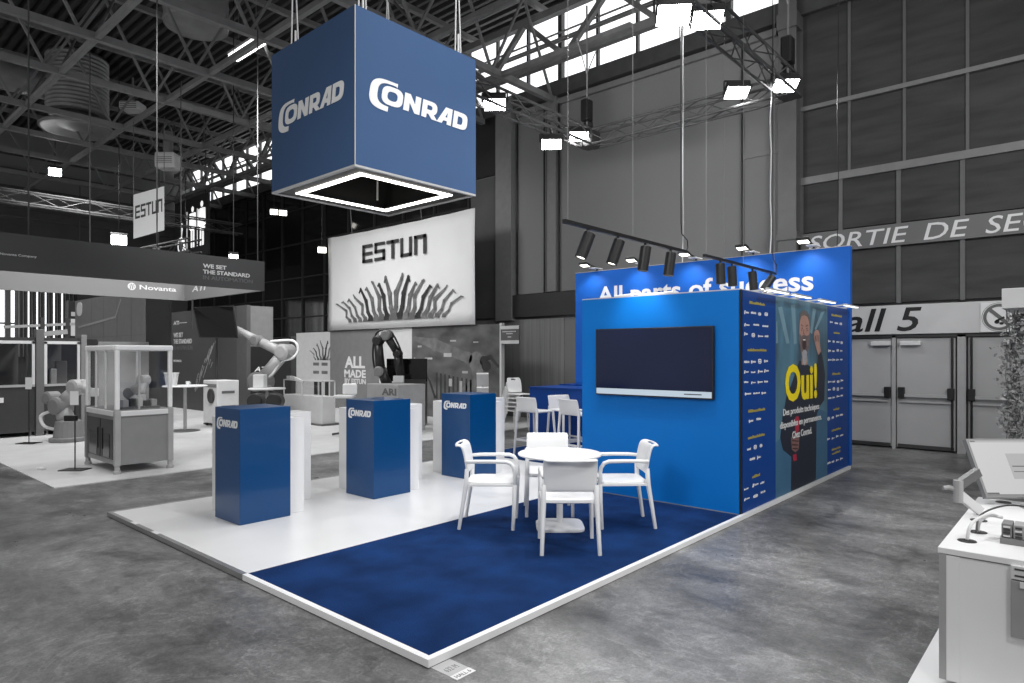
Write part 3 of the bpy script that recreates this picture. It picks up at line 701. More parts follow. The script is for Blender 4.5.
# plinths with the white counters behind
PED = [(0.653,3.445,0.53,0.525),(2.19,3.42,0.535,0.53),(3.73,3.43,0.5,0.545)]
plab = ['glossy blue plinth, the one nearest the outer corner of the white flooring', 'glossy blue plinth standing in the middle of the row on the white flooring', 'glossy blue plinth at the end of the row beside the armchairs']
clab = ['white counter behind the blue plinth nearest the outer corner', 'white counter behind the middle blue plinth', 'white counter behind the blue plinth beside the armchairs']
for i, (x, y, a, b) in enumerate(PED):
    p = thing('display_plinth', plab[i], 'plinth', (x+a/2,y+b/2,T), group='blue plinths')
    MB().box((x,y,T),(x+a,y+b,T+1.11)).build('plinth_body', 'lacquer_blue', p, bevel=0.004)
    logo('lettering', (x-0.0005,y+b-0.045,0.935), -Y, Z, 0.43, 0.12, 'logo_white', p, t=0.002)
    c = thing('white_counter', clab[i], 'counter', (x+0.6,y+0.75,T), group='white counters behind the plinths')
    MB().box((x+0.115,y+0.55,T),(x+1.10+0.09*i,y+0.85,1.03)).build('counter_body', 'white', c, bevel=0.004)
    MB().box((x+a+0.005,y+0.08,T),(x+a+0.2,y+0.55,1.028)).build('counter_cupboard', 'white', c, bevel=0.004)

# ------------------------------------------------------------------ table and armchairs
TC = (2.655,1.145)
tb = thing('round_table', 'round white cafe table with a column and square foot on the blue carpet', 'table', (TC[0],TC[1],T), YAW)
mb = MB().lathe([(0.0,0.675),(0.36,0.675),(0.392,0.68),(0.398,0.688),(0.398,0.694),(0.39,0.70),(0.0,0.70)], (0,0,0), 56)
mb.build('tabletop', 'white_plastic', tb, world=False)
MB().lathe([(0.03,0.03),(0.03,0.64),(0.07,0.66),(0.15,0.675)], (0,0,0), 20).build('column', 'white_plastic', tb, world=False, smooth=True)
mb = MB(); o1 = sup(0,0,0.225,0.225,5,n=40); o2 = sup(0,0,0.215,0.215,5,n=40); vs = [(x,y,0.0) for x,y in o1]+[(x,y,0.018) for x,y in o1]+[(x,y,0.026) for x,y in o2]+[(x*0.2,y*0.2,0.042) for x,y in o2]
fs = [tuple(range(39,-1,-1)), tuple(range(120,160))]
for r in range(3): fs += [(r*40+k, r*40+(k+1) % 40, (r+1)*40+(k+1) % 40, (r+1)*40+k) for k in range(40)]
mb.add(vs, fs).build('foot_plate', 'white_plastic', tb, world=False)

def shell(rows, m_name, name, parent, slot=None, thick=0.022, w0=0.24, cols=12):
    """back shell: rows of (y, z, half-width, bow); slot = (row range, col range) left open"""
    vs = []; fs = []
    for (y, z, hw, bow) in rows:
        for c in range(cols+1):
            s = c/cols*2-1
            vs.append((s*hw, y - bow*(1-s*s), z))
    for r in range(len(rows)-1):
        for c in range(cols):
            if slot and slot[0][0] <= r < slot[0][1] and slot[1][0] <= c < slot[1][1]: continue
            a = r*(cols+1)+c; fs.append((a, a+1, a+cols+2, a+cols+1))
    o = MB().add(vs, fs).build(name, m_name, parent, smooth=True, world=False)
    for m in list(o.modifiers): o.modifiers.remove(m)
    sm = o.modifiers.new('thickness', 'SOLIDIFY'); sm.thickness = thick; sm.offset = 0
    sb = o.modifiers.new('round', 'SUBSURF'); sb.levels = 1; sb.render_levels = 1
    return o

def make_armchair(label):
    t = thing('armchair', label, 'armchair', group='white armchairs around the table')
    m = 'white_plastic'
    # seat: gently dished slab with rounded corners
    prof = sup(0,0.0,0.225,0.235,5,n=36); vs = []; fs = []
    for z, k in ((0.405,0.95),(0.412,1.0),(0.432,1.0),(0.44,0.97)): vs += [(x*k, y*k, z) for x, y in prof]
    vs += [(x*0.6, y*0.6, 0.433) for x, y in prof]; n = 36
    fs.append(tuple(range(n-1,-1,-1)))
    for r in range(4): fs += [(r*n+k, r*n+(k+1) % n, (r+1)*n+(k+1) % n, (r+1)*n+k) for k in range(n)]
    fs.append(tuple(range(4*n, 5*n)))
    MB().add(vs, fs).build('seat', m, t, smooth=True, world=False)
    rows = [(-0.222,0.50,0.212,0.01),(-0.228,0.56,0.22,0.018),(-0.238,0.64,0.226,0.024),(-0.254,0.72,0.226,0.028),(-0.268,0.755,0.224,0.03),(-0.282,0.772,0.222,0.03),(-0.312,0.778,0.22,0.03),(-0.336,0.768,0.216,0.028)]
    shell(rows, m, 'backrest', t, slot=((5,6),(3,9)))
    for s in (-1,1):
        MB().tube([(s*0.232,0.205,0.0),(s*0.228,0.215,0.20),(s*0.225,0.222,0.42)], [0.017,0.019,0.022], 10).build('leg', m, t, smooth=True, world=False)
        MB().tube([(s*0.236,-0.30,0.0),(s*0.2275,-0.268,0.21),(s*0.219,-0.235,0.42),(s*0.216,-0.228,0.56)], [0.017,0.019,0.023,0.02], 10).build('leg', m, t, smooth=True, world=False)
        pts = [(s*0.225,0.222,0.40),(s*0.225,0.222,0.52),(s*0.226,0.212,0.575),(s*0.228,0.185,0.615),(s*0.228,0.14,0.632),(s*0.228,0.0,0.634),(s*0.226,-0.15,0.632),(s*0.218,-0.238,0.625)]
        MB().tube(pts, [0.021,0.02,0.019,0.019,0.019,0.018,0.018,0.017], 10).build('armrest', m, t, smooth=True, world=False)
    MB().bar((-0.215,-0.225,0.425),(0.215,-0.225,0.425),0.03,0.022).bar((-0.222,0.2,0.412),(0.222,0.2,0.412),0.03,0.02).bar((-0.22,-0.23,0.412),(-0.224,0.21,0.412),0.026,0.02).bar((0.22,-0.23,0.412),(0.224,0.21,0.412),0.026,0.02).build('seat_frame', m, t, world=False)
    return t
def face(dirv): return math.atan2(dirv[1], dirv[0]) - pi/2
ch0 = make_armchair('white plastic armchair turned away from us on our side of the table, back to us')
pos = lambda a, b: (TC[0] + FW.x*a + RT.x*b, TC[1] + FW.y*a + RT.y*b, T+0.001)
ch0.location = (2.21,0.72,T+0.001); ch0.rotation_euler[2] = face((FW.x,FW.y))
dup(ch0, (2.315,1.69,T+0.001), face((RT.x-0.07*FW.x,RT.y-0.07*FW.y)), 'white plastic armchair in profile between the round table and the row of plinths')
dup(ch0, (3.14,0.80,T+0.001), face((-RT.x-0.05*FW.x,-RT.y-0.05*FW.y)), 'white plastic armchair in profile between the round table and the bright blue screen wall')
dup(ch0, (3.03,1.575,T+0.001), face((-FW.x,-FW.y)), 'white plastic armchair facing us from behind the round table')

# bar stools
def make_stool(label):
    t = thing('bar_stool', label, 'bar stool', group='white bar stools'); m = 'white_plastic'
    MB().box((-0.22,-0.2,0.70),(0.22,0.2,0.73)).build('seat', m, t, bevel=0.015, world=False)
    rows = [(-0.2,0.70,0.215,0.0),(-0.205,0.77,0.225,0.02),(-0.215,0.86,0.225,0.03),(-0.235,0.935,0.222,0.03),(-0.25,0.95,0.22,0.03)]
    shell(rows, m, 'backrest', t)
    for s in (-1,1):
        MB().tube([(s*0.25,0.24,0),(s*0.21,0.185,0.71)], [0.018,0.022], 10).build('leg', m, t, world=False)
        MB().tube([(s*0.25,-0.25,0),(s*0.215,-0.205,0.71),(s*0.215,-0.205,0.78)], [0.018,0.022,0.02], 10).build('leg', m, t, world=False)
    z = 0.25; a = 0.235
    MB().bar((-a,a-0.01,z),(a,a-0.01,z),0.028).bar((-a,-a+0.01,z),(a,-a+0.01,z),0.028).bar((-a,-a,z),(-a,a,z),0.028).bar((a,-a,z),(a,a,z),0.028).build('footrest', m, t, world=False)
    return t
s0 = make_stool('white bar stool standing clear at the outer end of the deep blue counter')
s0.location = (5.98,4.17,T); s0.rotation_euler[2] = face((FW.x*0.7+RT.x*0.7, FW.y*0.7+RT.y*0.7))
dup(s0, (6.47,3.90,T), face((-FW.x*0.8+RT.x*0.5, -FW.y*0.8+RT.y*0.5)), 'white bar stool half hidden behind another stool at the deep blue counter')
dup(s0, (6.02,3.33,T), face((FW.x*0.6+RT.x*0.8,FW.y*0.6+RT.y*0.8)), 'white bar stool closest to the bright blue screen wall, its back to us')

# track lights over the stand
def track(name, x0, x1, y, z, heads, label, group):
    t = thing(name, label, 'track light', ((x0+x1)/2,y,z), group=group)
    MB().box((x0,y-0.018,z-0.015),(x1,y+0.018,z+0.02)).build('rail', 'black', t)
    for x, d in heads:
        d = Vector(d).normalized()
        h = MB().tube([(x,y,z-0.01),(x,y,z-0.075)], 0.014, 8).build('spot_mount', 'black', t)
        c = Vector((x,y,z-0.1))
        b = MB().lathe([(0.0,-0.05),(0.055,-0.05),(0.058,-0.045),(0.058,0.21),(0.05,0.212),(0.048,0.19),(0.0,0.19)], c, 20, axis=d).build('spot_housing', 'black', t, smooth=False)
        MB().lathe([(0.0,0.192),(0.046,0.192),(0.046,0.195),(0.0,0.195)], c, 16, axis=d).build('spot_lens', 'spot_lens', b)
    for x in (x0+0.06, (x0+x1)/2, x1-0.06):
        MB().tube([(x,y,z+0.015),(x,y,8.2)], 0.0035, 5).build('hanging_wire', 'g110', t)
    MB().tube([(x1,y,z),(x1+0.05,y,z+0.06),(x1+0.04,y,z+0.14),(x1-0.1,y,z+0.2),(x1-0.12,y,z+0.32),(x1-0.12,y,8.2)], 0.007, 6).build('supply_cable', 'black', t)
    return t
dn = (-0.35,0.16,-1)
track('track_light', 2.42, 4.79, 0.92, 2.875, [(2.8,(-0.35,0.2,-1)),(3.32,(-0.3,0.2,-1)),(3.86,(-0.12,0.1,-1)),(4.42,(-0.1,0.1,-1))], 'long black spot rail with four cylinder spots hanging before the bright blue wall', 'spot rails over the stand')
track('track_light', 5.27, 7.7, 0.92, 2.89, [(5.74,(0.05,-0.02,-1)),(6.1,(0.06,-0.03,-1)),(6.8,(0.12,-0.06,-1)),(7.5,(-0.5,0.35,-0.8))], 'black spot rail hanging above the cabin in front of the slogan wall', 'spot rails over the stand')

# ================================================================== LIGHTING RIG UNDER THE ROOF
def box_truss(name, a, b, s, parent, m='steel_dark', step=0.5):
    a = Vector(a); b = Vector(b); d = (b-a).normalized(); u = d.cross(Z).normalized() * s/2; w = Z * s/2
    cr = [u+w, u-w, -u-w, -u+w]; root = MB()
    for c in cr: root.tube([a+c, b+c], 0.026, 6)
    n = max(2, round((b-a).length/step))
    for i in range(n):
        p = a + (b-a)*(i/n); q = a + (b-a)*((i+1)/n)
        for k in range(4):
            c0, c1 = cr[k], cr[(k+1) % 4]
            if i % 2: c0, c1 = c1, c0
            root.tube([p+c0, q+c1], 0.011, 5)
    return root.build(name, m, parent)
rg = thing('lighting_truss', 'dark rectangular lattice truss with floodlights hanging before the hall wall', 'lighting truss', (7,3.2,6.15))
box_truss('truss_section', (9.0,5.2,6.15), (9.0,1.15,6.15), 0.3, rg)
box_truss('truss_section', (9.0,5.2,6.15), (3.4,5.2,6.15), 0.3, rg)
box_truss('truss_section', (9.0,1.15,6.15), (3.4,1.15,6.15), 0.3, rg)
for p in ((9.0,5.2,6.15),(9.0,1.15,6.15)): MB().box((p[0]-0.17,p[1]-0.17,p[2]-0.17),(p[0]+0.17,p[1]+0.17,p[2]+0.17)).build('corner_block', 'g55', rg, bevel=0.03)
for (x,y), lab in (((8.9,5.2),'dark chain hoist hanging over the far corner of the lattice truss by the grey bays'), ((8.9,1.15),'dark chain hoist hanging over the truss corner by the steel column')):
    h = thing('chain_hoist', lab, 'hoist', (x,y,6.7))
    MB().box((x-0.11,y-0.09,6.5),(x+0.11,y+0.09,6.95)).build('hoist_body', 'black', h, bevel=0.03)
    MB().tube([(x,y,6.3),(x,y,6.5)], 0.02, 6).tube([(x,y,6.95),(x+0.01,y,7.3),(x,y,8.9)], 0.02, 6).build('chain', 'g110', h)
    MB().lathe([(0.03,6.3),(0.11,6.34),(0.1,6.5),(0.05,6.52)], (x+0.1,y+0.03,0), 12).build('chain_bag', 'black', h)
    MB().tube([(x,y,7.5),(x+0.35,y,8.1)], 0.012, 5).tube([(x,y,7.5),(x-0.35,y,8.1)], 0.012, 5).build('bridle', 'g150', h)
FL = [((4.64,1.0,5.62),'floodlight on the truss, the lowest and brightest one nearest us',(-0.35,-0.25,-0.9)),
      ((5.75,1.1,6.02),'floodlight clamped on the truss side near the top edge of the view',(-0.35,-0.25,-0.9)),
      ((8.75,1.95,6.2),'floodlight beside the truss corner near the steel column, under the hoist',(-0.3,-0.25,-0.92)),
      ((8.63,1.1,6.05),'floodlight in front of the steel column at the truss corner',(-0.3,-0.25,-0.92)),
      ((8.69,5.25,6.15),'floodlight at the far truss corner under the hoist by the grey bays',(-0.3,-0.25,-0.92)),
      ((7.65,5.15,5.72),'floodlight hanging just below the far truss leg',(-0.3,-0.25,-0.92)),
      ((6.05,5.15,6.03),'floodlight on the far truss leg right beside the blue cube',(-0.3,-0.25,-0.92))]
for (p, lab, d) in FL:
    f = thing('floodlight', 'glaring ' + lab, 'floodlight', p, group='floodlights on the lattice truss')
    p = Vector(p); d = Vector(d).normalized(); s = d.cross(Z).normalized(); u = s.cross(d)
    h = MB().obox(p - d*0.06, s, u, d, 0.2, 0.15, 0.06).build('lamp_housing', 'black', f, bevel=0.015)
    MB().obox(p + d*0.003, s, u, d, 0.185, 0.135, 0.004).build('lamp_lens', 'flood', h)
    q = min((Vector((9.0, min(5.2, max(1.15, p.y)), 6.15)), Vector((min(9.0, max(3.4, p.x)), 5.2, 6.15)), Vector((min(9.0, max(3.4, p.x)), 1.15, 6.15))), key=lambda w: (w-p).length)
    MB().bar(p + Z*0.2, q, 0.03).build('truss_clamp', 'black', f)
    MB().bar(p - s*0.22 - d*0.05, p - s*0.22 + Z*0.2, 0.02).bar(p + s*0.22 - d*0.05, p + s*0.22 + Z*0.2, 0.02).bar(p - s*0.22 + Z*0.2, p + s*0.22 + Z*0.2, 0.02).build('lamp_yoke', 'black', f)
# drop cables
for (x, y, z0, z1, m, lab) in ((8.27,2.72,3.285,8.2,'cable_white','pale supply cable dropping from the truss behind the tall blue wall beside its long edge'),
                              (8.27,1.2,3.285,6.02,'cable_white','pale knotted cord hanging from the truss corner by the steel column'),
                              (10.4,2.9,2.4,8.85,'g110','thin wire dropping in front of the smooth grey bays'),
                              (8.25,0.2,3.285,9,'black','thin black wire crossing the perforated cladding beside the steel column')):
    pts = [(x + 0.012*sin(k*2.1), y + 0.012*cos(k*1.7), z0 + (z1-z0)*k/10) for k in range(11)]
    o = MB().tube(pts, 0.009 if m == 'cable_white' else 0.006, 6).build('drop_cable', m); tag(o, lab, 'cable')

# ================================================================== COUNTER IN THE FRONT CORNER
rc = thing('demo_counter', 'white demonstration counter with a screen and electronics beside the grey floor', 'counter', (2.3,-2.8,0))
KX, KY, KZ = 1.515, -2.075, 0.72
MB().box((1.3,-4.4,0),(3.3,-1.96,0.035)).build('counter_base', 'white', rc)
MB().box((KX+0.01,-4.2,0.07),(3.04,KY-0.01,KZ-0.03)).build('counter_body', 'white', rc)
MB().box((KX,-4.2,KZ-0.03),(3.05,KY,KZ)).build('counter_top', 'white', rc, bevel=0.003)
MB().box((KX+0.004,KY-0.09,0.07),(KX+0.012,KY-0.035,KZ-0.035)).build('corner_strip', 'white', rc)
MB().box((KX,KY-0.035,0.07),(KX+0.06,KY-0.005,KZ-0.032)).build('corner_post', 'g150', rc)
MB().box((KX+0.008,-4.2,KZ-0.036),(KX+0.012,KY-0.01,KZ-0.03)).build('shadow_gap', 'g110', rc)
for i, (x, y) in enumerate(((1.73,-2.17),(1.97,-2.19),(2.28,-2.16),(2.95,-2.22))):
    MB().lathe([(0.0,KZ),(0.042,KZ),(0.042,KZ+0.003),(0.036,KZ+0.004),(0.0,KZ+0.0035)], (x,y,0), 20).build('cable_grommet', 'g35', rc)
pl = thing('label_plate', 'grey hanging brochure pocket with a pale header on the counter front', 'brochure holder', (1.5,-2.45,0.5))
MB().box((1.497,-2.75,0.36),(1.526,-2.365,0.625)).build('plate_pocket', 'plate', pl, bevel=0.004)
MB().box((1.497,-2.75,0.63),(1.526,-2.365,0.695)).build('plate_header', 'g200', pl, bevel=0.004)
for z, a in ((0.675,0.13),(0.645,0.16)): MB().box((1.495,-2.38-a,z),(1.498,-2.38,z+0.008)).build('printed_line', 'letter_dark', pl)
MB().box((1.488,-2.6,0.598),(1.497,-2.4,0.625)).build('paper_slip', 'paper', pl)
# monitor tilted on the counter
mn = thing('monitor', 'tilted flat monitor showing a pale window on the white counter', 'monitor', (2.6,-2.35,0.8))
BL = Vector((2.75,-2.15,0.775)); TL = BL + FW*0.19 + Z*0.345; TRv = TL + RT*0.56
uu = (TRv-TL).normalized(); vv = (TL-BL); vv = (vv - uu*vv.dot(uu)).normalized(); nn = uu.cross(vv).normalized()
ctr = lambda a, b, dd: BL + uu*a + vv*b + nn*dd
Wm = (TRv-TL).length; Hm = 0.394
sgn = 1 if nn.dot(CAM-BL) > 0 else -1
def slab(name, a0, b0, a1, b1, d0, d1, m, par):
    return MB().obox(ctr((a0+a1)/2,(b0+b1)/2,sgn*(d0+d1)/2), uu, vv, nn, (a1-a0)/2, (b1-b0)/2, abs(d1-d0)/2).build(name, m, par)
slab('monitor_case', 0, 0, Wm, Hm, -0.035, 0, 'g110', mn)
slab('monitor_picture', 0.014, 0.02, Wm-0.014, Hm-0.014, 0, 0.002, 'ui_white', mn)
slab('picture_bar', 0.014, Hm-0.026, Wm-0.014, Hm-0.014, 0.002, 0.003, 'ui_grey', mn)
slab('picture_bar', 0.014, 0.02, 0.09, 0.03, 0.002, 0.003, 'ui_line', mn)
slab('picture_window', 0.22, 0.12, 0.5, 0.29, 0.002, 0.003, 'ui_grey', mn)
slab('picture_lines', 0.235, 0.2, 0.44, 0.207, 0.003, 0.004, 'ui_line', mn)
slab('picture_lines', 0.235, 0.165, 0.36, 0.17, 0.003, 0.004, 'ui_line', mn)
slab('picture_logo', 0.02, Hm-0.024, 0.05, Hm-0.017, 0.003, 0.004, 'ui_line', mn)
MB().lathe([(0.11,KZ),(0.11,KZ+0.012),(0.03,KZ+0.02),(0.03,KZ+0.05),(0.0,KZ+0.05)], (2.88,-2.42,0), 20).build('monitor_foot', 'g150', mn)
ar = thing('support_bracket', 'pale jointed arm clamped behind the monitor on the counter edge', 'bracket', (2.4,-2.06,0.85))
MB().bar((2.45,-2.15,KZ+0.02),(2.34,-2.06,0.845),0.03,0.05).build('lower_arm', 'g200', ar)
MB().bar((2.33,-2.05,0.895),(2.45,-2.14,0.975),0.035,0.05).build('upper_arm', 'g80', ar)
MB().tube([(2.335,-2.055,0.80),(2.335,-2.055,0.93)], 0.026, 12).build('joint', 'g150', ar, smooth=False)
MB().tube([(2.335,-2.055,0.87),(2.32,-2.01,0.885),(2.3,-1.985,0.88)], 0.014, 8).build('handle', 'g150', ar)
# electronics module and its cables
em = thing('electronics_module', 'grey bank of circuit connectors lying on the white counter', 'electronics', (1.85,-2.4,KZ))
ex, ey = 1.86, -2.30
MB().box((ex-0.07,ey-0.34,KZ),(ex+0.07,ey,KZ+0.03)).build('module_rail', 'g110', em)
for i in range(7):
    y0 = ey-0.005-i*0.048
    b = MB().box((ex-0.055,y0-0.044,KZ+0.03),(ex+0.055,y0,KZ+0.10)).build('module_block', ('g110','g150','g110','g55','g150','g110','g150')[i], em, bevel=0.004)
    for k in range(4): MB().box((ex-0.062,y0-0.036,KZ+0.036+k*0.015),(ex-0.055,y0-0.008,KZ+0.044+k*0.015)).build('terminal', 'g55' if (i+k) % 3 else 'g200', b)
for (pts, m, lab) in (
    ([(1.73,-2.17,KZ+0.004),(1.74,-2.18,KZ+0.07),(1.80,-2.20,KZ+0.10),(1.9,-2.25,KZ+0.12),(1.92,-2.3,KZ+0.105)], 'cable_white', 'thick white cable rising from the front grommet to the electronics'),
    ([(1.97,-2.19,KZ+0.004),(1.96,-2.2,KZ+0.06),(1.95,-2.24,KZ+0.1),(1.9,-2.30,KZ+0.11)], 'cable_white', 'white cable from the second grommet to the electronics'),
    ([(1.9,-2.19,KZ+0.01),(2.0,-2.2,KZ+0.09),(2.15,-2.3,KZ+0.13),(2.13,-2.42,KZ+0.13),(1.95,-2.45,KZ+0.11)], 'g55', 'dark thin cable looping over the counter to the electronics')):
    P = [Vector(p) for p in pts]; Q = []
    for i in range(len(P)-1):
        p0, p1, p2, p3 = P[max(i-1,0)], P[i], P[i+1], P[min(i+2,len(P)-1)]
        for k in range(6):
            s = k/6; Q.append(0.5*((2*p1)+(p2-p0)*s+(2*p0-5*p1+4*p2-p3)*s*s+(3*p1-p0-3*p2+p3)*s**3))
    Q.append(P[-1])
    o = MB().tube(Q, 0.008 if m == 'cable_white' else 0.005, 8).build('counter_cable', m, smooth=True); tag(o, lab, 'cable')
# white tower with ivy
tw = thing('display_tower', 'white display tower with an overhanging top box at the edge of the aisle', 'display stand', (5.5,-2.45,0))
MB().box((5.22,-2.9,0.0),(5.8,-2.235,2.05)).build('tower_post', 'g200', tw)
MB().box((5.05,-2.95,2.09),(5.9,-2.035,2.27)).build('top_box', 'g200', tw, bevel=0.005)
MB().box((5.19,-2.3,1.05),(5.215,-2.26,1.2)).build('tower_handle', 'black', tw)
rnd = random.Random(3); mb = MB()
for i in range(1000):
    z = rnd.uniform(0.78, 2.05); spread = 0.085 if z > 1.0 else 0.05
    c = Vector((5.2 + rnd.gauss(0,0.05), -2.10 + rnd.gauss(-0.01,spread*0.6) - (0.0 if z < 1.75 else 0.03), z))
    s = rnd.uniform(0.012,0.03); u = Vector((rnd.gauss(0,1),rnd.gauss(0,1),rnd.gauss(0,1))).normalized(); v = u.orthogonal().normalized()
    mb.add([c-u*s, c+v*s*0.6, c+u*s*1.2, c-v*s*0.6], [(0,1,2,3)])
iv = thing('hanging_ivy', 'grey leafy ivy hanging down beside the white tower in front of the doors', 'plant', (5.2,-2.1,2.0))
mb.build('foliage', 'leaf', iv)
mb = MB()
for i in range(7): mb.tube([(5.2+rnd.gauss(0,0.03),-2.1+rnd.gauss(0,0.03),2.08),(5.2+rnd.gauss(0,0.04),-2.1+rnd.gauss(0,0.04),1.5),(5.2+rnd.gauss(0,0.04),-2.1+rnd.gauss(0,0.04),0.85)], 0.004, 4)
mb.build('stem', 'g80', iv)

# ================================================================== NEIGHBOURING STANDS
NC = tag(MB().box((0.045,7.08,0),(11.0,20,0.012)).build('stand_carpet', 'grey_carpet'), 'pale grey carpet of the neighbouring stands across the aisle', 'carpet')
def stroke(mb, pts, ws, o, u, v, t):
    for (a, b), (w0, w1) in zip(zip(pts, pts[1:]), zip(ws, ws[1:])):
        d = Vector((b[0]-a[0], b[1]-a[1])); n = Vector((-d.y, d.x)).normalized()
        mb.prism([(a[0]+n.x*w0/2,a[1]+n.y*w0/2),(a[0]-n.x*w0/2,a[1]-n.y*w0/2),(b[0]-n.x*w1/2,b[1]-n.y*w1/2),(b[0]+n.x*w1/2,b[1]+n.y*w1/2)][::-1], o, u, v, t)
    for p, w in zip(pts, ws): mb.prism(sup(p[0],p[1],w*0.62,w*0.62,2,n=12), o, u, v, t*1.2)
def robot_print(parent, o, u, v, W, H, n=15, seed=2, full=True):
    """printed fan of robot arms, W wide and H tall"""
    rnd = random.Random(seed); cols = ('ph_mid','g80','ph_dark')
    for i in range(n):
        f = (i+0.5)/n; s = (f-0.5)*2; a = abs(s); side = 1 if s >= 0 else -1
        h = H*max(0.3, 1.0 - 0.6*a**1.3)*rnd.uniform(0.92,1.05); x = W*(0.5 + 0.42*s); k = H*0.30*(0.55+0.6*a)
        pts = [(x-side*k*0.55, 0.1*h), (x-side*k*0.1, h*0.30), (x+side*k*(0.15 if i % 3 else -0.12), h*0.62), (x+side*k*1.0, h*(0.93 if i % 2 else 1.0)), (x+side*k*1.2, h*(0.9 if i % 3 else 1.03))]
        w = h*0.10; mb = MB(); t = 0.002 + 0.0004*(i % 5)
        stroke(mb, pts, [w*1.6,w*1.25,w*1.3,w*0.75,w*0.5], o, u, v, t)
        mb.build('robot_print', cols[(i*2) % 3 if a < .8 else 0], parent)
        m2 = MB(); m2.prism([(x-side*k*0.55-w*1.5,0),(x-side*k*0.55+w*1.5,0),(x-side*k*0.55+w*0.9,h*0.17),(x-side*k*0.55-w*0.9,h*0.17)], o, u, v, t+0.001)
        for p, q in ((pts[1],0.7),(pts[2],0.75),(pts[3],0.4)): m2.prism(sup(p[0],p[1],w*q,w*q,2,n=10), o, u, v, t*1.5)
        m2.build('robot_print', cols[(i+1) % 3 if a < .8 else 1], parent)

# hanging white banner
bn = thing('hanging_banner', 'large white cloth banner printed with a fan of robot arms hanging over the printed wall', 'banner', (9.4,12.2,3.9))
vs = []; fs = []; ny = 26; nz = 8
for j in range(nz+1):
    for i in range(ny+1):
        yy = 15.48 - i*(15.48-8.97)/ny; zz = 2.44 + j*(5.36-2.44)/nz
        vs.append((9.42 + 0.018*sin(i*1.3+0.5*j)*(0.4+0.6*j/nz) , yy, zz - (0.03*sin(i/ny*pi) if j == nz else 0)))
for j in range(nz):
    for i in range(ny): a = j*(ny+1)+i; fs.append((a,a+1,a+ny+2,a+ny+1))
o = MB().add(vs, fs).build('banner_cloth', 'banner', bn, smooth=True)
for m in list(o.modifiers): o.modifiers.remove(m)
sm = o.modifiers.new('thickness','SOLIDIFY'); sm.thickness = 0.01
squared_word('lettering', (9.385,13.64,4.40), -Y, Z, 2.86, 0.53, 'letter_dark', bn)
robot_print(bn, (9.388,15.1,2.66), -Y, Z, 5.85, 1.25, 18)
for y in (14.2, 11.0): MB().tube([(9.42,y,5.33),(9.42,y+0.3,8.2)], 0.012, 5).build('hanging_wire', 'g80', bn)
# printed wall under the banner
pw = thing('printed_wall', 'exhibition wall under the white banner with a grey print and a factory picture', 'wall panel', (9.55,12,0))
MB().box((9.5,12.97,0.012),(9.6,15.5,2.43)).build('slogan_panel', 'g110', pw)
MB().box((9.5,11.5,0.012),(9.6,12.97,2.43)).build('white_panel', 'g200', pw)
fp = MB().box((9.5,8.19,0.012),(9.6,11.5,2.43)).build('picture_panel', 'ph_bg', pw)
MB().box((9.49,8.13,0.012),(9.6,8.19,2.45)).build('edge_profile', 'g200', pw)
for s, y, z, w, h, m in (('ALL',14.7,1.27,1.04,0.36,'letter_white'),('MADE',14.72,0.98,1.1,0.24,'letter_white'),('BY ESTUN',14.7,0.79,1.08,0.16,'g200')):
    text('lettering', s, (9.499,y,z), -Y, Z, w, h, m, pw, bold=0.035)
o_ = (9.499,11.5,0)
mb = MB(); stroke(mb, [(0.15,2.12),(0.95,1.95),(2.2,1.6),(2.75,1.52)], [0.12,0.30,0.26,0.2], o_, -Y, Z, 0.002); stroke(mb, [(2.5,1.5),(2.6,1.0),(1.6,0.4)], [0.42,0.36,0.3], o_, -Y, Z, 0.002)
mb.build('printed_robot', 'ph_mid', fp)
mb = MB(); stroke(mb, [(2.75,1.55),(3.0,1.62),(3.25,1.4)], [0.16,0.1,0.07], o_, -Y, Z, 0.003); mb.prism(sup(2.85,1.4,0.16,0.14,2,n=14), o_, -Y, Z, 0.0035)
stroke(mb, [(0.1,1.3),(0.5,1.25),(0.75,0.95),(0.95,0.55)], [0.05,0.07,0.06,0.08], o_, -Y, Z, 0.002)
for i in range(9): mb.prism([(1.0+i*0.16,0.5),(1.06+i*0.16,0.5),(1.06+i*0.16,1.2-0.02*i),(1.0+i*0.16,1.2-0.02*i)], o_, -Y, Z, 0.002)
mb.build('printed_blocks', 'ph_dark', fp)
mb = MB()
for (x, z, w, h) in ((1.55,2.02,0.22,0.04),(2.4,1.98,0.18,0.03),(0.25,1.88,0.16,0.05),(0.1,1.4,0.04,0.2),(2.0,1.2,0.2,0.06),(1.3,1.62,0.3,0.1),(0.55,1.55,0.3,0.05),(1.5,0.85,0.12,0.2),(1.9,0.7,0.1,0.3)):
    mb.prism([(x,z),(x+w,z),(x+w,z+h),(x,z+h)], o_, -Y, Z, 0.003)
mb.build('light_print', 'ph_light', fp)
mb = MB().box((9.44,7.52,1.94),(9.48,8.11,2.37)); ws = thing('stand_sign', 'small square sign sticking out from the end of the printed wall', 'sign', (9.45,7.8,2.15))
mb.build('sign_board', 'g80', ws)
MB().box((9.434,7.52,2.29),(9.44,8.11,2.37)).box((9.434,7.52,1.94),(9.44,8.11,2.02)).build('sign_band', 'g200', ws)
mk = MB()
for z, a in ((2.22,0.46),(2.17,0.2),(2.09,0.12)):
    for k in range(int(a/0.04)): mk.prism([(0.295-a/2+k*0.04,z),(0.32-a/2+k*0.04,z),(0.32-a/2+k*0.04,z+0.025),(0.295-a/2+k*0.04,z+0.025)], (9.438,8.11,0), -Y, Z, 0.003)
mk.build('sign_print', 'letter_white', ws)
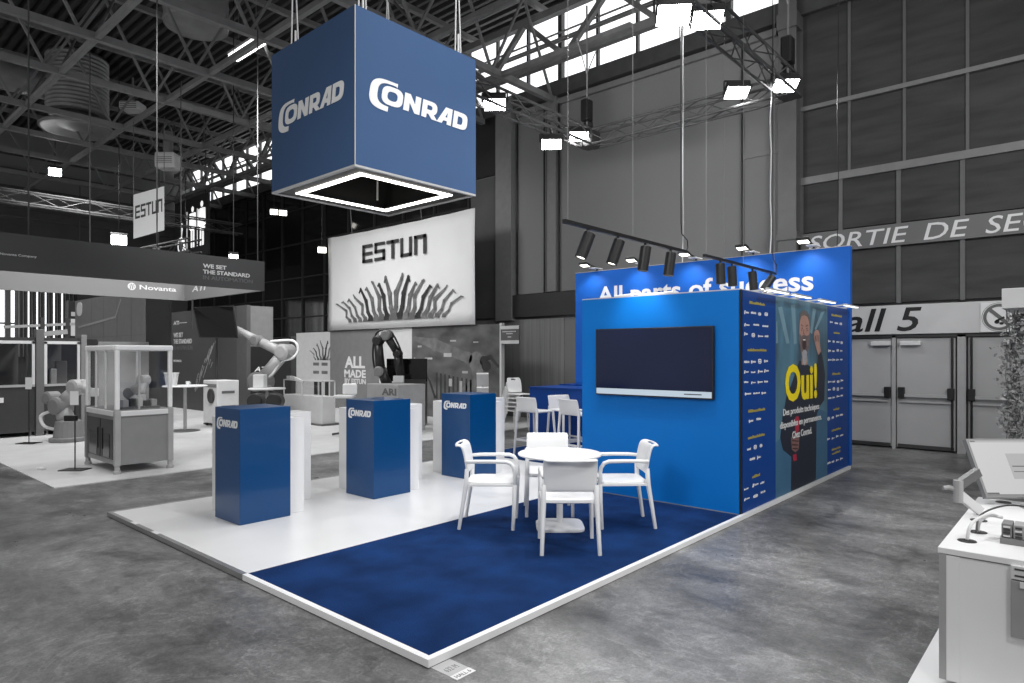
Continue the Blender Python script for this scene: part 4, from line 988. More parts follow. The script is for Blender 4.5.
# white graphic panel further along
gp = thing('graphic_panel', 'pale free panel with a printed robot row beside the grey slogan wall', 'wall panel', (9.75,16.6,0))
MB().box((9.7,15.4,0.012),(9.8,17.85,2.42)).build('panel_board', 'g200', gp)
robot_print(gp, (9.699,17.0,1.5), -Y, Z, 1.7, 0.62, 8, 5)
mb = MB()
for z in (1.32,1.05):
    for k in range(3): mb.prism([(0.05+k*0.5,z),(0.4+k*0.5,z),(0.4+k*0.5,z+0.1),(0.05+k*0.5,z+0.1)], (9.699,16.85,0), -Y, Z, 0.002)
mb.build('text_print', 'ph_mid', gp)
mb = MB()
for k in range(4): mb.prism([(0.1+k*0.32,0.3),(0.32+k*0.32,0.3),(0.32+k*0.32,0.85),(0.1+k*0.32,0.85)], (9.699,16.85,0), -Y, Z, 0.002)
mb.build('printed_blocks', 'ph_dark', gp)

# the white counter with glass rails
ec = thing('glass_rail_counter', 'white counter box with a glass railing on top behind the first gap of plinths', 'counter', (6.4,11.6,0))
MB().box((6.26,10.86,0.05),(6.62,12.6,0.69)).build('counter_body', 'g200', ec, bevel=0.005)
mb = MB()
for (x, y) in ((6.27,10.87),(6.61,10.87),(6.27,11.75),(6.27,12.59),(6.61,12.59)): mb.box((x-0.012,y-0.012,0.69),(x+0.012,y+0.012,1.06))
mb.box((6.258,10.86,1.04),(6.282,12.6,1.065)).box((6.26,10.858,1.04),(6.62,10.882,1.065)).box((6.598,10.86,1.04),(6.622,12.6,1.065))
mb.build('rail_frame', 'g200', ec)
MB().box((6.266,10.88,0.7),(6.274,12.58,1.04)).build('rail_glass', 'glass', ec)
mb = MB().box((6.2,10.78,0.012),(6.7,12.65,0.05)); mb.build('counter_skid', 'g80', ec)
def blob_machine(): pass
gm = thing('camera_module', 'small white camera head on the glass rail counter', 'camera', (6.3,12.3,1.065))
MB().box((6.24,12.25,1.065),(6.34,12.42,1.15)).build('camera_body', 'g200', gm, bevel=0.01)
MB().bar((6.3,12.2,1.12),(6.28,11.7,1.02),0.05).build('camera_arm', 'g200', gm)
# swivel chair
sw = thing('swivel_chair', 'white swivel chair with rounded back before the grey slogan wall', 'chair', (5.55,8.82,0.012))
sx, sy = 5.55, 8.82
MB().obox(Vector((sx,sy,0.82))-RT*0.06, RT, FW, Z, 0.2, 0.18, 0.03).build('seat', 'g200', sw, bevel=0.03)
MB().obox(Vector((sx,sy,0.965))+RT*0.03+FW*0.1, RT, FW, Z, 0.15, 0.035, 0.115).build('backrest', 'white', sw, bevel=0.034, seg=4)
MB().tube([(sx,sy,0.1),(sx,sy,0.8)], 0.03, 10).bar(Vector((sx,sy,0.8))+RT*0.05+FW*0.1, Vector((sx,sy,0.95))+RT*0.06+FW*0.13, 0.03).build('column', 'g110', sw)
mb = MB()
for k in range(5): mb.bar((sx,sy,0.09),(sx+0.3*cos(k*1.257),sy+0.3*sin(k*1.257),0.05),0.04)
mb.build('star_foot', 'g55', sw)

def robot(name, label, pts, rs, m, joints, base=None, cable=None, tool=None, cat='robot arm'):
    r = thing(name, label, cat, pts[0])
    nm = ['lower_arm','upper_arm','forearm','wrist','tool_flange','tool_tip']
    for i in range(len(pts)-1):
        MB().tube([pts[i], Vector(pts[i]).lerp(Vector(pts[i+1]),0.5), pts[i+1]], [rs[i],(rs[i]+rs[i+1])/2*0.95,rs[i+1]], 14).build(nm[i], m, r, smooth=True)
    for i, (p, rr) in enumerate(joints):
        MB().lathe([(rr*0.7,-rr*1.05),(rr,-rr*0.9),(rr,rr*0.9),(rr*0.7,rr*1.05)], p, 18, axis=(RT*0.3+FW)).build('joint', m if i % 2 else 'g110', r)
    if base:
        (bx, by, z0, z1, br) = base
        MB().lathe([(br*1.25,z0),(br*1.25,z0+0.06),(br,z0+0.08),(br*0.85,z1),(br*0.5,z1+0.04)], (bx,by,0), 20).build('base', 'g110' if m != 'g35' else 'g55', r)
    if cable:
        P = [Vector(p) for p in cable]; cable = []
        for i in range(len(P)-1):
            p0, p1, p2, p3 = P[max(i-1,0)], P[i], P[i+1], P[min(i+2,len(P)-1)]
            for k in range(5):
                f = k/5; cable.append(0.5*((2*p1)+(p2-p0)*f+(2*p0-5*p1+4*p2-p3)*f*f+(3*p1-p0-3*p2+p3)*f**3))
        cable.append(P[-1])
        MB().tube(cable, 0.03 if m == 'g150' else 0.022, 8).build('cable', 'white' if m == 'g150' else 'black', r, smooth=True)
    if tool: MB().obox(tool[0], RT, FW, Z, *tool[1]).build('gripper', 'g200', r, bevel=0.01)
    return r
D = lambda u, v, d: CAM + (FW + RT*((u-512)/657.63) + Z*((354.94-v)/657.63))*d
# (joint coordinates in metres)
robot('industrial_robot', 'large pale industrial robot arm bent over in front of the grey print wall',
      [(5.70,12.42,0.75),(5.62,12.52,1.05),(6.0,12.1,1.72),(5.62,12.5,1.98),(5.22,12.95,2.3)], [0.19,0.16,0.15,0.11,0.08], 'g150',
      [((5.62,12.52,1.02),0.24),((6.02,12.08,1.74),0.2),((5.55,12.58,2.02),0.13)], base=(5.72,12.4,0.02,0.75,0.3),
      cable=[(5.75,12.3,2.0),(6.1,11.9,2.02),(6.2,11.8,1.8),(6.1,11.9,1.6),(5.9,12.1,1.5),(5.75,12.25,1.2),(5.6,12.45,1.05),(5.65,12.4,0.85)])
for k, (x, y) in enumerate(((5.06,11.66),(5.34,11.32))):
    o = MB().lathe([(0.0,-0.16),(0.16,-0.16),(0.18,-0.12),(0.18,0.12),(0.16,0.16),(0.0,0.16)], (x,y,0.62), 18, axis=FW).build('motor_drum', 'g35'); tag(o, ('dark round motor drum beside the foot of the pale robot','second dark motor drum, the one farther from the hooded machine')[k], 'motor', 'motor drums')
    o2 = MB().box((x-0.1,y-0.1,0.012),(x+0.1,y+0.1,0.45)).build('drum_stand', 'g80', o)
robot('cobot_arm', 'dark slim cobot arm folded over a grey box before the white panel',
      [(7.05,9.42,0.98),(6.93,9.53,1.35),(6.90,9.57,1.98),(7.02,9.42,2.12),(7.18,9.24,1.72),(7.2,9.2,1.2)], [0.12,0.11,0.1,0.1,0.085,0.06], 'g35',
      [((6.93,9.53,1.3),0.12),((6.90,9.57,2.0),0.11),((7.03,9.41,2.12),0.12),((7.19,9.23,1.7),0.09)], base=(7.06,9.42,0.72,0.98,0.2),
      cable=[(6.85,9.6,1.2),(6.8,9.64,1.7),(6.86,9.6,2.15),(7.0,9.44,2.24),(7.12,9.3,2.12),(7.24,9.18,1.75),(7.25,9.15,1.45)], tool=((7.19,9.2,1.12),(0.12,0.06,0.08)))
bx = thing('demo_box', 'grey demonstration box with dark letters under the cobot arm', 'box', (6.85,8.85,0.8))
MB().obox((6.93,8.97,0.521), X, Y, Z, 0.38, 0.55, 0.509).build('box_body', 'g150', bx, bevel=0.01)
text('lettering', 'ARI', (6.549,8.98,0.80), -Y, Z, 0.5, 0.15, 'g80', bx, bold=0.04)
sc_ = thing('monitor_stand', 'black monitor on a dark cabinet beside the cobot arm', 'monitor', (7.7,9.5,0))
MB().obox(D(407,370,15.6), RT, FW, Z, 0.48, 0.03, 0.27).build('screen', 'black_gloss', sc_, bevel=0.008)
MB().obox(D(414,405,15.7), RT, FW, Z, 0.3, 0.15, 0.62).build('cabinet', 'g55', sc_)
lf = thing('leaflet_rack', 'white slanted leaflet rack in front of the factory picture', 'rack', (8.13,7.45,0))
for z, k in ((1.12,0.0),(0.82,0.05)):
    MB().obox((8.1-k,7.42-k,z), RT, (FW+Z*1.4), (Z-FW*0.6), 0.13, 0.02, 0.17).build('leaflet_tray', 'g200', lf)
MB().bar((8.2,7.5,0.02),(8.15,7.46,1.0),0.03).bar((8.2,7.5,0.9),(8.1,7.42,1.2),0.02).box((8.02,7.32,0.0),(8.38,7.68,0.025)).build('rack_post', 'g150', lf)
# stack of white chairs
sc0 = None
for k in range(5):
    if sc0 is None:
        sc0 = thing('stacking_chair', 'white stacking chair, the bottom one of the stack behind the bar stools', 'chair', group='stacked white chairs')
        MB().box((-0.2,-0.2,0.43),(0.2,0.2,0.45)).build('seat', 'white', sc0, bevel=0.008, world=False)
        rows = [(-0.2,0.46,0.19,0.0),(-0.22,0.55,0.2,0.01),(-0.24,0.68,0.2,0.015),(-0.255,0.74,0.19,0.015),(-0.262,0.76,0.18,0.015),(-0.27,0.79,0.17,0.015)]
        shell(rows, 'white', 'backrest', sc0, slot=((3,4),(4,8)), thick=0.012)
        for s in (-1,1):
            MB().tube([(s*0.2,0.21,0),(s*0.18,0.17,0.44)], 0.011, 6).build('leg', 'g200', sc0, world=False)
            MB().tube([(s*0.2,-0.24,0),(s*0.19,-0.18,0.44)], 0.011, 6).build('leg', 'g200', sc0, world=False)
        root = sc0
    else: root = dup(sc0, label=['white stacking chair resting straight on the bottom one of its stack','white stacking chair in the middle of the stack','white stacking chair just under the topmost of its stack','white stacking chair on top of the stack, its slotted back highest'][k-1])
    d = RT*0.6 - FW*0.8
    root.location = (8.60 + d.x*0.045*k, 6.89 + d.y*0.045*k, 0.012 + 0.092*k); root.rotation_euler[2] = face((d.x,d.y))

# ring header
hd = thing('ring_header', 'long dark hanging fascia ring with pale lettering over the neighbouring carpet', 'hanging sign', (2,11.8,3.0))
HXR, HY0, HY1, HZ0, HZ1 = 4.33, 9.91, 13.62, 2.97, 3.56
MB().box((-0.3,HY0,HZ0),(HXR,HY0+0.06,HZ1)).build('front_fascia', 'header_dark', hd)
MB().box((HXR-0.06,HY0+0.06,HZ0),(HXR,HY1,HZ1)).build('end_fascia', 'header_inner', hd)
MB().box((-0.3,HY1,HZ0),(HXR,HY1+0.06,HZ1)).build('rear_fascia', 'header_inner', hd)
MB().box((-0.3,HY0+0.06,HZ0),(-0.24,HY1,HZ1)).build('end_fascia', 'header_inner', hd)
for s, z, w, m in (('WE SET',3.315,0.45,'letter_white'),('THE STANDARD',3.205,0.92,'letter_white'),('IN AUTOMATION',3.095,0.98,'letter_grey')):
    text('lettering', s, (3.1,HY0-0.001,z), X, Z, w, 0.078, m, hd, bold=0.03)
text('lettering', 'Novanta Company', (0.03,HY0-0.001,3.2), X, Z, 0.47, 0.045, 'letter_white', hd, bold=0.01)
text('lettering', 'Novanta', (3.28,HY1-0.001,3.165), X, Z, 0.8, 0.105, 'letter_white', hd, bold=0.02)
mb = MB(); mb.ringprism(sup(3.12,3.22,0.085,0.085,2,n=24), sup(3.12,3.22,0.06,0.06,2,n=24), (0,HY1-0.001,0), X, Z, 0.003)
for k in range(3): mb.prism([(3.06+k*0.04,3.16),(3.08+k*0.04,3.16),(3.1+k*0.04,3.28),(3.08+k*0.04,3.28)], (0,HY1-0.001,0), X, Z, 0.003)
mb.build('round_emblem', 'letter_white', hd)
text('lettering', 'ATI', (HXR-0.061,13.2,3.15), -Y, Z, 0.75, 0.13, 'letter_white', hd, bold=0.02, shear=0.2)
for x in (0.4, 2.3, 4.2):
    for y in (HY0+0.03, HY1+0.03): MB().tube([(x,y,HZ1),(x,y,8.2)], 0.012, 5).build('hanging_wire', 'g55', hd)
MB().tube([(4.28,13.2,HZ0),(4.28,13.2,2.3)], 0.02, 6).build('drop_pole', 'g55', hd)
# print walls of that stand
aw = thing('print_room', 'dark grey print room with pale slogan behind the robot arm', 'wall panel', (6.2,16.8,0))
MB().box((6.2,14.38,0.012),(6.3,19.45,3.02)).build('print_wall', 'ati', aw)
MB().box((6.3,14.38,1.9),(6.95,14.48,3.0)).build('upper_panel', 'g110', aw)
MB().box((6.3,14.38,0.012),(7.5,14.48,1.9)).build('dark_panel', 'g35', aw)
MB().box((7.5,14.38,0.012),(7.66,14.48,2.2)).build('side_panel', 'g55', aw)
MB().box((6.194,14.38,0.012),(6.2,14.95,3.02)).build('wall_strip', 'g80', aw)
text('lettering', 'ATI', (6.4,14.379,1.22), X, Z, 0.42, 0.13, 'letter_white', aw, bold=0.02, shear=0.25)
MB().box((6.42,14.376,1.13),(6.82,14.38,1.145)).build('printed_line', 'letter_grey', aw)
for s, y, z, w, h, m in (('ATI',19.2,2.62,0.42,0.12,'letter_white'),('WE SET',19.2,2.22,0.72,0.15,'letter_white'),('THE STANDARD',19.2,2.02,1.35,0.15,'letter_white'),('IN AUTOMATION',19.2,1.82,1.4,0.15,'letter_grey'),('NOVANTA',19.2,1.45,0.6,0.07,'letter_white')):
    text('lettering', s, (6.199,y,z), -Y, Z, w, h, m, aw, bold=0.03)
MB().box((6.195,18.2,2.66),(6.2,18.75,2.68)).build('printed_line', 'letter_white', aw)
mb = MB(); rnd = random.Random(9)
for i in range(26):
    a = rnd.uniform(1.75,3.3); z = 0.55 + (a-1.75)*0.95 + rnd.gauss(0,0.18); l = rnd.uniform(0.12,0.5)
    stroke(mb, [(a,z),(a+l*0.55,z+l*0.8)], [0.02,0.03], (6.199,19.4,0), -Y, Z, 0.002)
mb.build('streak_print', 'ph_light', aw)
# hung screen
hs = thing('hung_screen', 'dark slanted screen mounted high before the grey print room', 'television', (4.65,12.8,2.45))
A_, B_, C_, D_ = Vector((4.31,13.24,2.80)), Vector((4.98,12.60,2.84)), Vector((5.0,12.42,2.07)), Vector((4.40,13.12,2.08))
n_ = (B_-A_).cross(D_-A_).normalized() * 0.05
if n_.dot(CAM-A_) > 0: n_ = -n_
MB().add([A_,B_,C_,D_,A_+n_,B_+n_,C_+n_,D_+n_], [(0,1,2,3),(7,6,5,4),(0,4,5,1),(1,5,6,2),(2,6,7,3),(3,7,4,0)]).build('screen_case', 'g35', hs)
k_ = -n_*0.05
sh = lambda p: (A_+B_+C_+D_)/4 + (p-(A_+B_+C_+D_)/4)*0.95 + k_
MB().add([sh(A_),sh(B_),sh(C_),sh(D_)], [(0,1,2,3)]).build('screen_picture', 'black_gloss', hs)
MB().tube([(4.72,12.92,2.4),(4.9,13.3,2.4),(4.9,13.3,0.02)], 0.03, 8).lathe([(0.3,0.013),(0.3,0.03),(0.04,0.04)], (4.9,13.3,0), 20).build('screen_pole', 'g55', hs)

# display machine with clear hood
mc = thing('display_machine', 'grey machine cabinet with a clear framed hood standing on the pale carpet corner', 'machine', (1.25,8.2,0.012))
mx0, mx1, my0, my1 = 0.86, 1.63, 7.5, 8.82
MB().box((mx0+0.02,my0+0.02,0.13),(mx1-0.02,my1-0.02,0.83)).build('cabinet_body', 'machine_grey', mc)
MB().box((mx0,my0,0.81),(mx1,my1,0.885)).build('table_frame', 'g200', mc, bevel=0.008)
for (x, y) in ((mx0,my0),(mx1-0.07,my0),(mx0,my1-0.07),(mx1-0.07,my1-0.07)):
    MB().box((x-0.005,y-0.005,0.12),(x+0.075,y+0.075,0.9)).build('corner_leg', 'g110' if y > my0 else 'g150', mc, bevel=0.012)
    MB().box((x+0.005,y+0.005,0.9),(x+0.065,y+0.065,1.76)).build('hood_post', 'machine_light', mc, bevel=0.02, seg=3)
    f = MB().lathe([(0.05,0.012),(0.05,0.05),(0.035,0.06),(0.035,0.12)], (x+0.035,y+0.035,0), 14).build('machine_foot', 'g150', mc)
mb = MB(); z0, z1 = 1.73, 1.81
mb.box((mx0,my0,z0),(mx1,my0+0.07,z1)).box((mx0,my1-0.07,z0),(mx1,my1,z1)).box((mx0,my0+0.07,z0),(mx0+0.07,my1-0.07,z1)).box((mx1-0.07,my0+0.07,z0),(mx1,my1-0.07,z1))
mb.build('hood_frame', 'machine_light', mc, bevel=0.02, seg=3)
MB().box((mx0+0.06,my0+0.06,1.795),(mx1-0.06,my1-0.06,1.805)).build('hood_roof', 'glass', mc)
MB().box((mx0+0.06,my0+0.02,0.9),(mx1-0.06,my0+0.028,1.74)).build('hood_glass', 'glass', mc)
MB().box((mx0+0.02,my0+0.06,0.9),(mx0+0.028,my1-0.06,1.74)).build('hood_glass', 'glass', mc)
for y in (7.95, 8.35): MB().box((mx0+0.01,y,0.9),(mx0+0.035,y+0.035,1.74)).build('glass_stile', 'g200', mc)
MB().box((mx0+0.3,my0+0.01,0.9),(mx0+0.325,my0+0.03,1.74)).build('glass_stile', 'g150', mc)
for (a, b) in ((7.62,8.12),(8.16,8.72)):
    d = MB().box((mx0+0.005,a,0.2),(mx0+0.02,b,0.76)).build('cabinet_door', 'g55', mc, bevel=0.005)
    MB().box((mx0-0.01,a+0.06 if a > 8 else b-0.1,0.32),(mx0+0.005,a+0.1 if a > 8 else b-0.06,0.62)).build('door_handle', 'g35', d)
    MB().box((mx0,a+0.12,0.22),(mx0+0.006,b-0.12,0.55)).build('door_window', 'black_gloss', d)
MB().box((mx0+0.03,my0+0.03,0.884),(mx1-0.03,my1-0.03,0.895)).build('work_plate', 'g110', mc)
robot('small_robot', 'small white robot working inside the clear hooded machine', [(1.3,8.1,0.9),(1.28,8.15,1.1),(1.38,7.95,1.3),(1.32,7.85,1.1)], [0.08,0.07,0.06,0.04], 'g200', [((1.28,8.15,1.1),0.08),((1.38,7.95,1.3),0.075)], base=(1.3,8.1,0.896,0.98,0.1), tool=((1.32,7.85,1.03),(0.05,0.03,0.06)))
it = thing('work_fixture', 'grey fixture blocks inside the clear hooded machine', 'fixture', (1.2,7.75,0.9))
rnd = random.Random(5)
MB().box((1.0,7.65,0.896),(1.5,7.9,0.93)).build('fixture_base', 'g80', it)
for i in range(5): MB().box((1.02+i*0.095,7.68,0.93),(1.09+i*0.095,7.76+rnd.uniform(0,0.1),0.95+rnd.uniform(0.02,0.1))).build('fixture_block', ('g150','g55','g200','g35','g150')[i], it)

# tall table with bucket and cup
ht = thing('high_table', 'white high table on a slim column behind the machine cabinet', 'table', (3.71,12.21,0.012))
MB().lathe([(0,0.98),(0.43,0.98),(0.45,0.99),(0.45,1.0),(0.43,1.01),(0,1.01)], (3.71,12.21,0), 36).build('tabletop', 'white', ht)
MB().lathe([(0.035,0.03),(0.035,0.98)], (3.71,12.21,0), 14).build('column', 'g150', ht)
MB().lathe([(0.3,0.013),(0.3,0.025),(0.04,0.045)], (3.71,12.21,0), 28).build('foot_plate', 'g80', ht)
bk = thing('bucket', 'pale round bucket standing on the high table', 'bucket', (3.5,12.4,1.01))
MB().lathe([(0.0,1.012),(0.11,1.012),(0.145,1.26),(0.155,1.27),(0.155,1.285),(0.135,1.285),(0.1,1.03),(0.0,1.03)], (3.5,12.4,0), 24).build('bucket_body', 'g200', bk, smooth=False)
MB().tube([(3.5+0.16*cos(a*0.3),12.4+0.16*sin(a*0.3),1.2-0.1*sin(a*0.3)) for a in range(11)], 0.006, 5).build('bucket_handle', 'g110', bk)
cp = thing('cup', 'small white cup on the high table beside the bucket', 'cup', (3.72,12.1,1.01))
MB().lathe([(0.0,1.011),(0.03,1.011),(0.042,1.10),(0.036,1.10),(0.026,1.02),(0.0,1.02)], (3.72,12.1,0), 18).build('cup_body', 'white', cp)
MB().tube([(3.76,12.1,1.085),(3.785,12.1,1.07),(3.785,12.1,1.045),(3.757,12.1,1.035)], 0.005, 6).build('cup_handle', 'white', cp)
# control cabinet on castors
cc = thing('control_cabinet', 'pale robot control cabinet with a dark fan before the dark print room', 'cabinet', (4.75,12.6,0.012))
c0 = Vector((4.75,12.75,0))
MB().obox(c0+Z*0.58, X, Y, Z, 0.26, 0.36, 0.5).build('cabinet_body', 'g200', cc, bevel=0.015)
MB().lathe([(0.0,0),(0.17,0),(0.17,0.03),(0.14,0.04),(0.0,0.03)], c0+Vector((-0.26,-0.08,0.72)), 20, axis=(-1,0,0)).build('fan_guard', 'g55', cc)
MB().box((c0.x-0.15,c0.y-0.372,0.78),(c0.x+0.15,c0.y-0.36,0.84)).build('front_slot', 'g80', cc)
MB().box((c0.x-0.15,c0.y-0.372,0.45),(c0.x+0.17,c0.y-0.36,0.5)).build('front_slot', 'g80', cc)
MB().box((c0.x-0.27,c0.y-0.34,0.92),(c0.x-0.26,c0.y+0.34,1.0)).build('control_strip', 'g110', cc)
for dx in (-0.2,0.2):
    for dy in (-0.3,0.3): MB().lathe([(0.04,-0.02),(0.04,0.02)], c0+Vector((dx,dy,0.052)), 12, axis=X).build('castor', 'g35', cc)
wt = thing('side_table', 'white side table with a grey box at the foot of the pale robot', 'table', (5.45,12.3,0))
MB().lathe([(0,0.86),(0.42,0.86),(0.42,0.89),(0,0.89)], (5.5,12.0,0), 30).build('tabletop', 'white', wt)
MB().lathe([(0.25,0.013),(0.25,0.03),(0.035,0.05),(0.035,0.86)], (5.5,12.0,0), 18).build('column', 'g150', wt)
o = MB().obox((5.38,12.1,1.05), RT, FW, Z, 0.13, 0.12, 0.16).build('sample_box', 'g200', bevel=0.02); tag(o, 'pale sample box standing on the white side table', 'box')
# sign posts
for (x, y, zt, w, h, lab, bb) in ((0.92,12.31,1.05,0.11,0.22,'slim sign post with a small white card before the dark machine enclosure', False),(0.61,8.36,0.97,0.12,0.2,'slim sign post with a white card and a black box beside the hooded machine', True)):
    sp = thing('sign_post', lab, 'sign post', (x,y,0.012), group='slim sign posts')
    MB().tube([(x,y,0.02),(x,y,zt)], 0.009, 8).build('post', 'black', sp)
    MB().obox((x,y,0.018), RT, FW, Z, 0.17, 0.12, 0.006).build('post_foot', 'g35', sp)
    MB().obox(Vector((x,y,zt+h/2-0.02))-FW*0.015, RT, FW, Z, w/2, 0.005, h/2).build('card', 'paper', sp)
    if bb: MB().obox(Vector((x,y,0.76))-RT*0.04-FW*0.03, RT, FW, Z, 0.085, 0.03, 0.04).build('battery_box', 'black', sp, bevel=0.008)
# small robot on a base, left of the hooded machine
robot('floor_robot', 'grey jointed robot on a square base between the sign posts', [(1.5,12.15,0.35),(1.42,12.25,0.72),(1.66,12.0,1.08),(1.8,11.85,0.95)], [0.16,0.14,0.12,0.08], 'g150', [((1.42,12.25,0.7),0.17),((1.64,12.02,1.05),0.15),((1.3,12.4,0.85),0.12)], base=(1.52,12.15,0.02,0.4,0.26), cable=[(1.3,12.35,0.6),(1.15,12.5,0.5),(1.2,12.45,0.3),(1.4,12.25,0.22)], tool=((1.85,11.8,0.95),(0.06,0.05,0.08)))
# big dark enclosures with windows
def enclosure(x0, x1, label, inside):
    e = thing('machine_enclosure', label, 'machine', ((x0+x1)/2,14.3,0.012), group='machine enclosures')
    MB().box((x0,13.6,0.1),(x1,15.0,1.02)).build('enclosure_base', 'g55', e)
    MB().box((x0,13.58,1.02),(x1,13.64,1.07)).build('window_sill', 'g150', e)
    MB().box((x0,14.95,1.02),(x1,15.0,1.95)).build('rear_wall', 'g110', e)
    MB().box((x0,13.6,1.95),(x1,15.0,2.03)).build('enclosure_roof', 'g55', e)
    fr = MB().box((x0,13.59,1.9),(x1,13.63,1.96)).box((x0,13.59,1.05),(x0+0.05,13.63,1.95)).box((x1-0.05,13.59,1.05),(x1,13.63,1.95)); mid = (x0*0.35+x1*0.65); fr.box((mid-0.02,13.595,1.05),(mid+0.02,13.625,1.95)) if x1-x0 > 1 else None
    fr.build('window_frame', 'g200', e)
    MB().box((x0+0.05,13.605,1.07),(x1-0.05,13.612,1.9)).build('window_glass', 'glass_win', e)
    for x in (x0+0.06,x1-0.06): MB().lathe([(0.04,0.012),(0.04,0.03),(0.02,0.04),(0.02,0.1)], (x,13.66,0), 10).build('enclosure_foot', 'g110', e)
    rnd = random.Random(inside)
    for i in range(5): 
        x = x0+0.15+rnd.random()*(x1-x0-0.4); MB().box((x,14.0+0.15*i,1.02),(x+rnd.uniform(0.1,0.25),14.1+0.15*i,1.1+rnd.uniform(0.1,0.55))).build('inner_block', ('g200','g80','g150','g35','g200')[i], e, bevel=0.02)
    return e
e1 = enclosure(-0.6,1.30,'wide dark machine enclosure with white framed windows beside the slim sign post',1)
MB().box((0.55,13.575,0.72),(0.78,13.6,0.82)).build('type_plate', 'paper', e1)
e2 = enclosure(1.46,2.10,'narrow dark machine enclosure with one window behind the grey jointed robot',4)
for (x0, x1, z, m, lab) in ((1.31,1.45,2.2,'g80','tall grey pillar standing between the two machine enclosures'),(2.11,2.22,2.1,'g110','slim grey pillar at the end of the machine enclosures')):
    o = MB().box((x0,13.55,0.012),(x1,13.75,z)).build('steel_pillar', m, bevel=0.01); tag(o, lab, 'pillar')
o = tag(MB().box((3.0,15.5,0.012),(4.15,15.6,2.0)).build('low_partition', 'g150'), 'pale low partition behind the hooded machine', 'partition')
o = tag(MB().box((2.2,15.5,0.012),(2.98,15.6,2.05)).build('low_partition', 'g55'), 'dark low partition beside the pale one behind the hooded machine', 'partition')
# grey wall with swoosh
gw = thing('booth_wall', 'tall grey booth wall with a pale bent line printed across it', 'wall panel', (4.3,18.5,0))
MB().box((4.2,15.9,0.012),(4.3,21.8,3.4)).build('wall_panel', 'g110', gw)
mb = MB(); stroke(mb, [(0.3,2.55),(2.2,2.66),(3.6,2.75),(4.0,3.2)], [0.06,0.06,0.06,0.06], (4.199,21.7,0), -Y, Z, 0.003); mb.build('printed_line', 'g150', gw)
mb = MB()
for z in (1.3,2.2): mb.prism([(0,z),(5.9,z),(5.9,z+0.01),(0,z+0.01)], (4.1995,21.8,0), -Y, Z, 0.002)
for k in range(5): mb.prism([(1.1*k+0.5,0),(1.1*k+0.515,0),(1.1*k+0.515,3.4),(1.1*k+0.5,3.4)], (4.1995,21.8,0), -Y, Z, 0.002)
mb.build('panel_joint', 'g80', gw)
bl = MB().prism(sup(0.35,3.12,0.28,0.22,2.6,n=20), (4.199,21.7,0), -Y, Z, 0.003).build('printed_emblem', 'letter_white', gw)
o = tag(MB().box((4.2,14.4,0.012),(4.28,15.85,3.4)).build('dark_panel', 'g35'), 'near black tall panel beside the grey booth wall', 'wall panel')

# far lower windows and shelves at the hall end
w = struct('window_80', MB().box((3.4,29.85,1.6),(4.25,29.95,4.6)), 'sky_glass')
mb = MB().box((3.4,29.75,2.9),(4.25,29.85,2.97)).box((3.92,29.7,1.5),(4.1,29.85,4.7)); mb.build('window_frame', 'g80', w)
w = struct('window_81', MB().box((4.4,29.88,1.6),(6.4,29.95,4.6)), 'g150')
mb = MB()
for k in range(14): mb.box((4.42+k*0.145,29.72,1.5),(4.50+k*0.145,29.86,4.7))
mb.build('window_frame', 'g35', w)
for k in range(5):
    o = tag(MB().box((4.66+k*0.29,29.66,1.6),(4.70+k*0.29,29.7,4.55)).build('light_gap', 'sky_glass', w))
lc = thing('lit_cabinet', 'dark cabinet with four lit white panels at the far end of the hall', 'cabinet', (5.0,24.5,2))
MB().box((4.72,24.5,0),(5.5,24.8,3.6)).build('cabinet_body', 'g35', lc)
for k in range(4): MB().box((4.79+k*0.17,24.48,2.35),(4.92+k*0.17,24.5,2.95)).build('lit_panel', 'ui_white', lc)
for k in range(3): MB().box((4.80+k*0.22,24.48,3.05),(4.96+k*0.22,24.5,3.2)).build('lit_panel', 'ui_grey', lc)
bal = thing('railing_stand', 'pale railing on dark posts at the far end before the lit windows', 'railing', (3.5,23,1))
for x in (3.55, 4.25): MB().box((x,23.0,0),(x+0.12,23.12,2.9)).build('post', 'g55', bal)
MB().bar((2.6,23.05,2.55),(4.9,23.05,2.75),0.09).bar((3.6,23.05,2.35),(4.3,23.05,2.45),0.16).build('handrail', 'g150', bal)

# small hanging banner and pictogram sign
hbn = thing('square_banner', 'small pale square banner hanging askew above the dark fascia', 'banner', (4.6,16.7,5.6))
P0, P1, P2, P3 = Vector((4.3,17.02,6.05)), Vector((4.86,16.4,6.29)), Vector((4.86,16.4,5.09)), Vector((4.3,17.02,4.85))
nb = Vector((0.74,0.67,0))*0.012
MB().add([P0,P1,P2,P3,P0+nb,P1+nb,P2+nb,P3+nb], [(0,1,2,3),(7,6,5,4),(0,4,5,1),(1,5,6,2),(2,6,7,3),(3,7,4,0)]).build('banner_sheet', 'banner', hbn)
ub = (P1-P0)
squared_word('lettering', P3 + ub*0.06 + Z*0.52 - nb*0.2, ub, Z, 0.88, 0.36, 'letter_dark', hbn, t=0.004)
MB().tube([P0,P0+Z*2.1], 0.01, 5).tube([P1,P1+Z*1.9], 0.01, 5).build('hanging_wire', 'g80', hbn)
ts = thing('toilet_sign', 'large dark hanging sign with white toilet figures', 'sign', (9,24.7,6.8))
MB().box((9.0,23.1,5.6),(9.08,26.25,8.0)).build('sign_board', 'g55', ts)
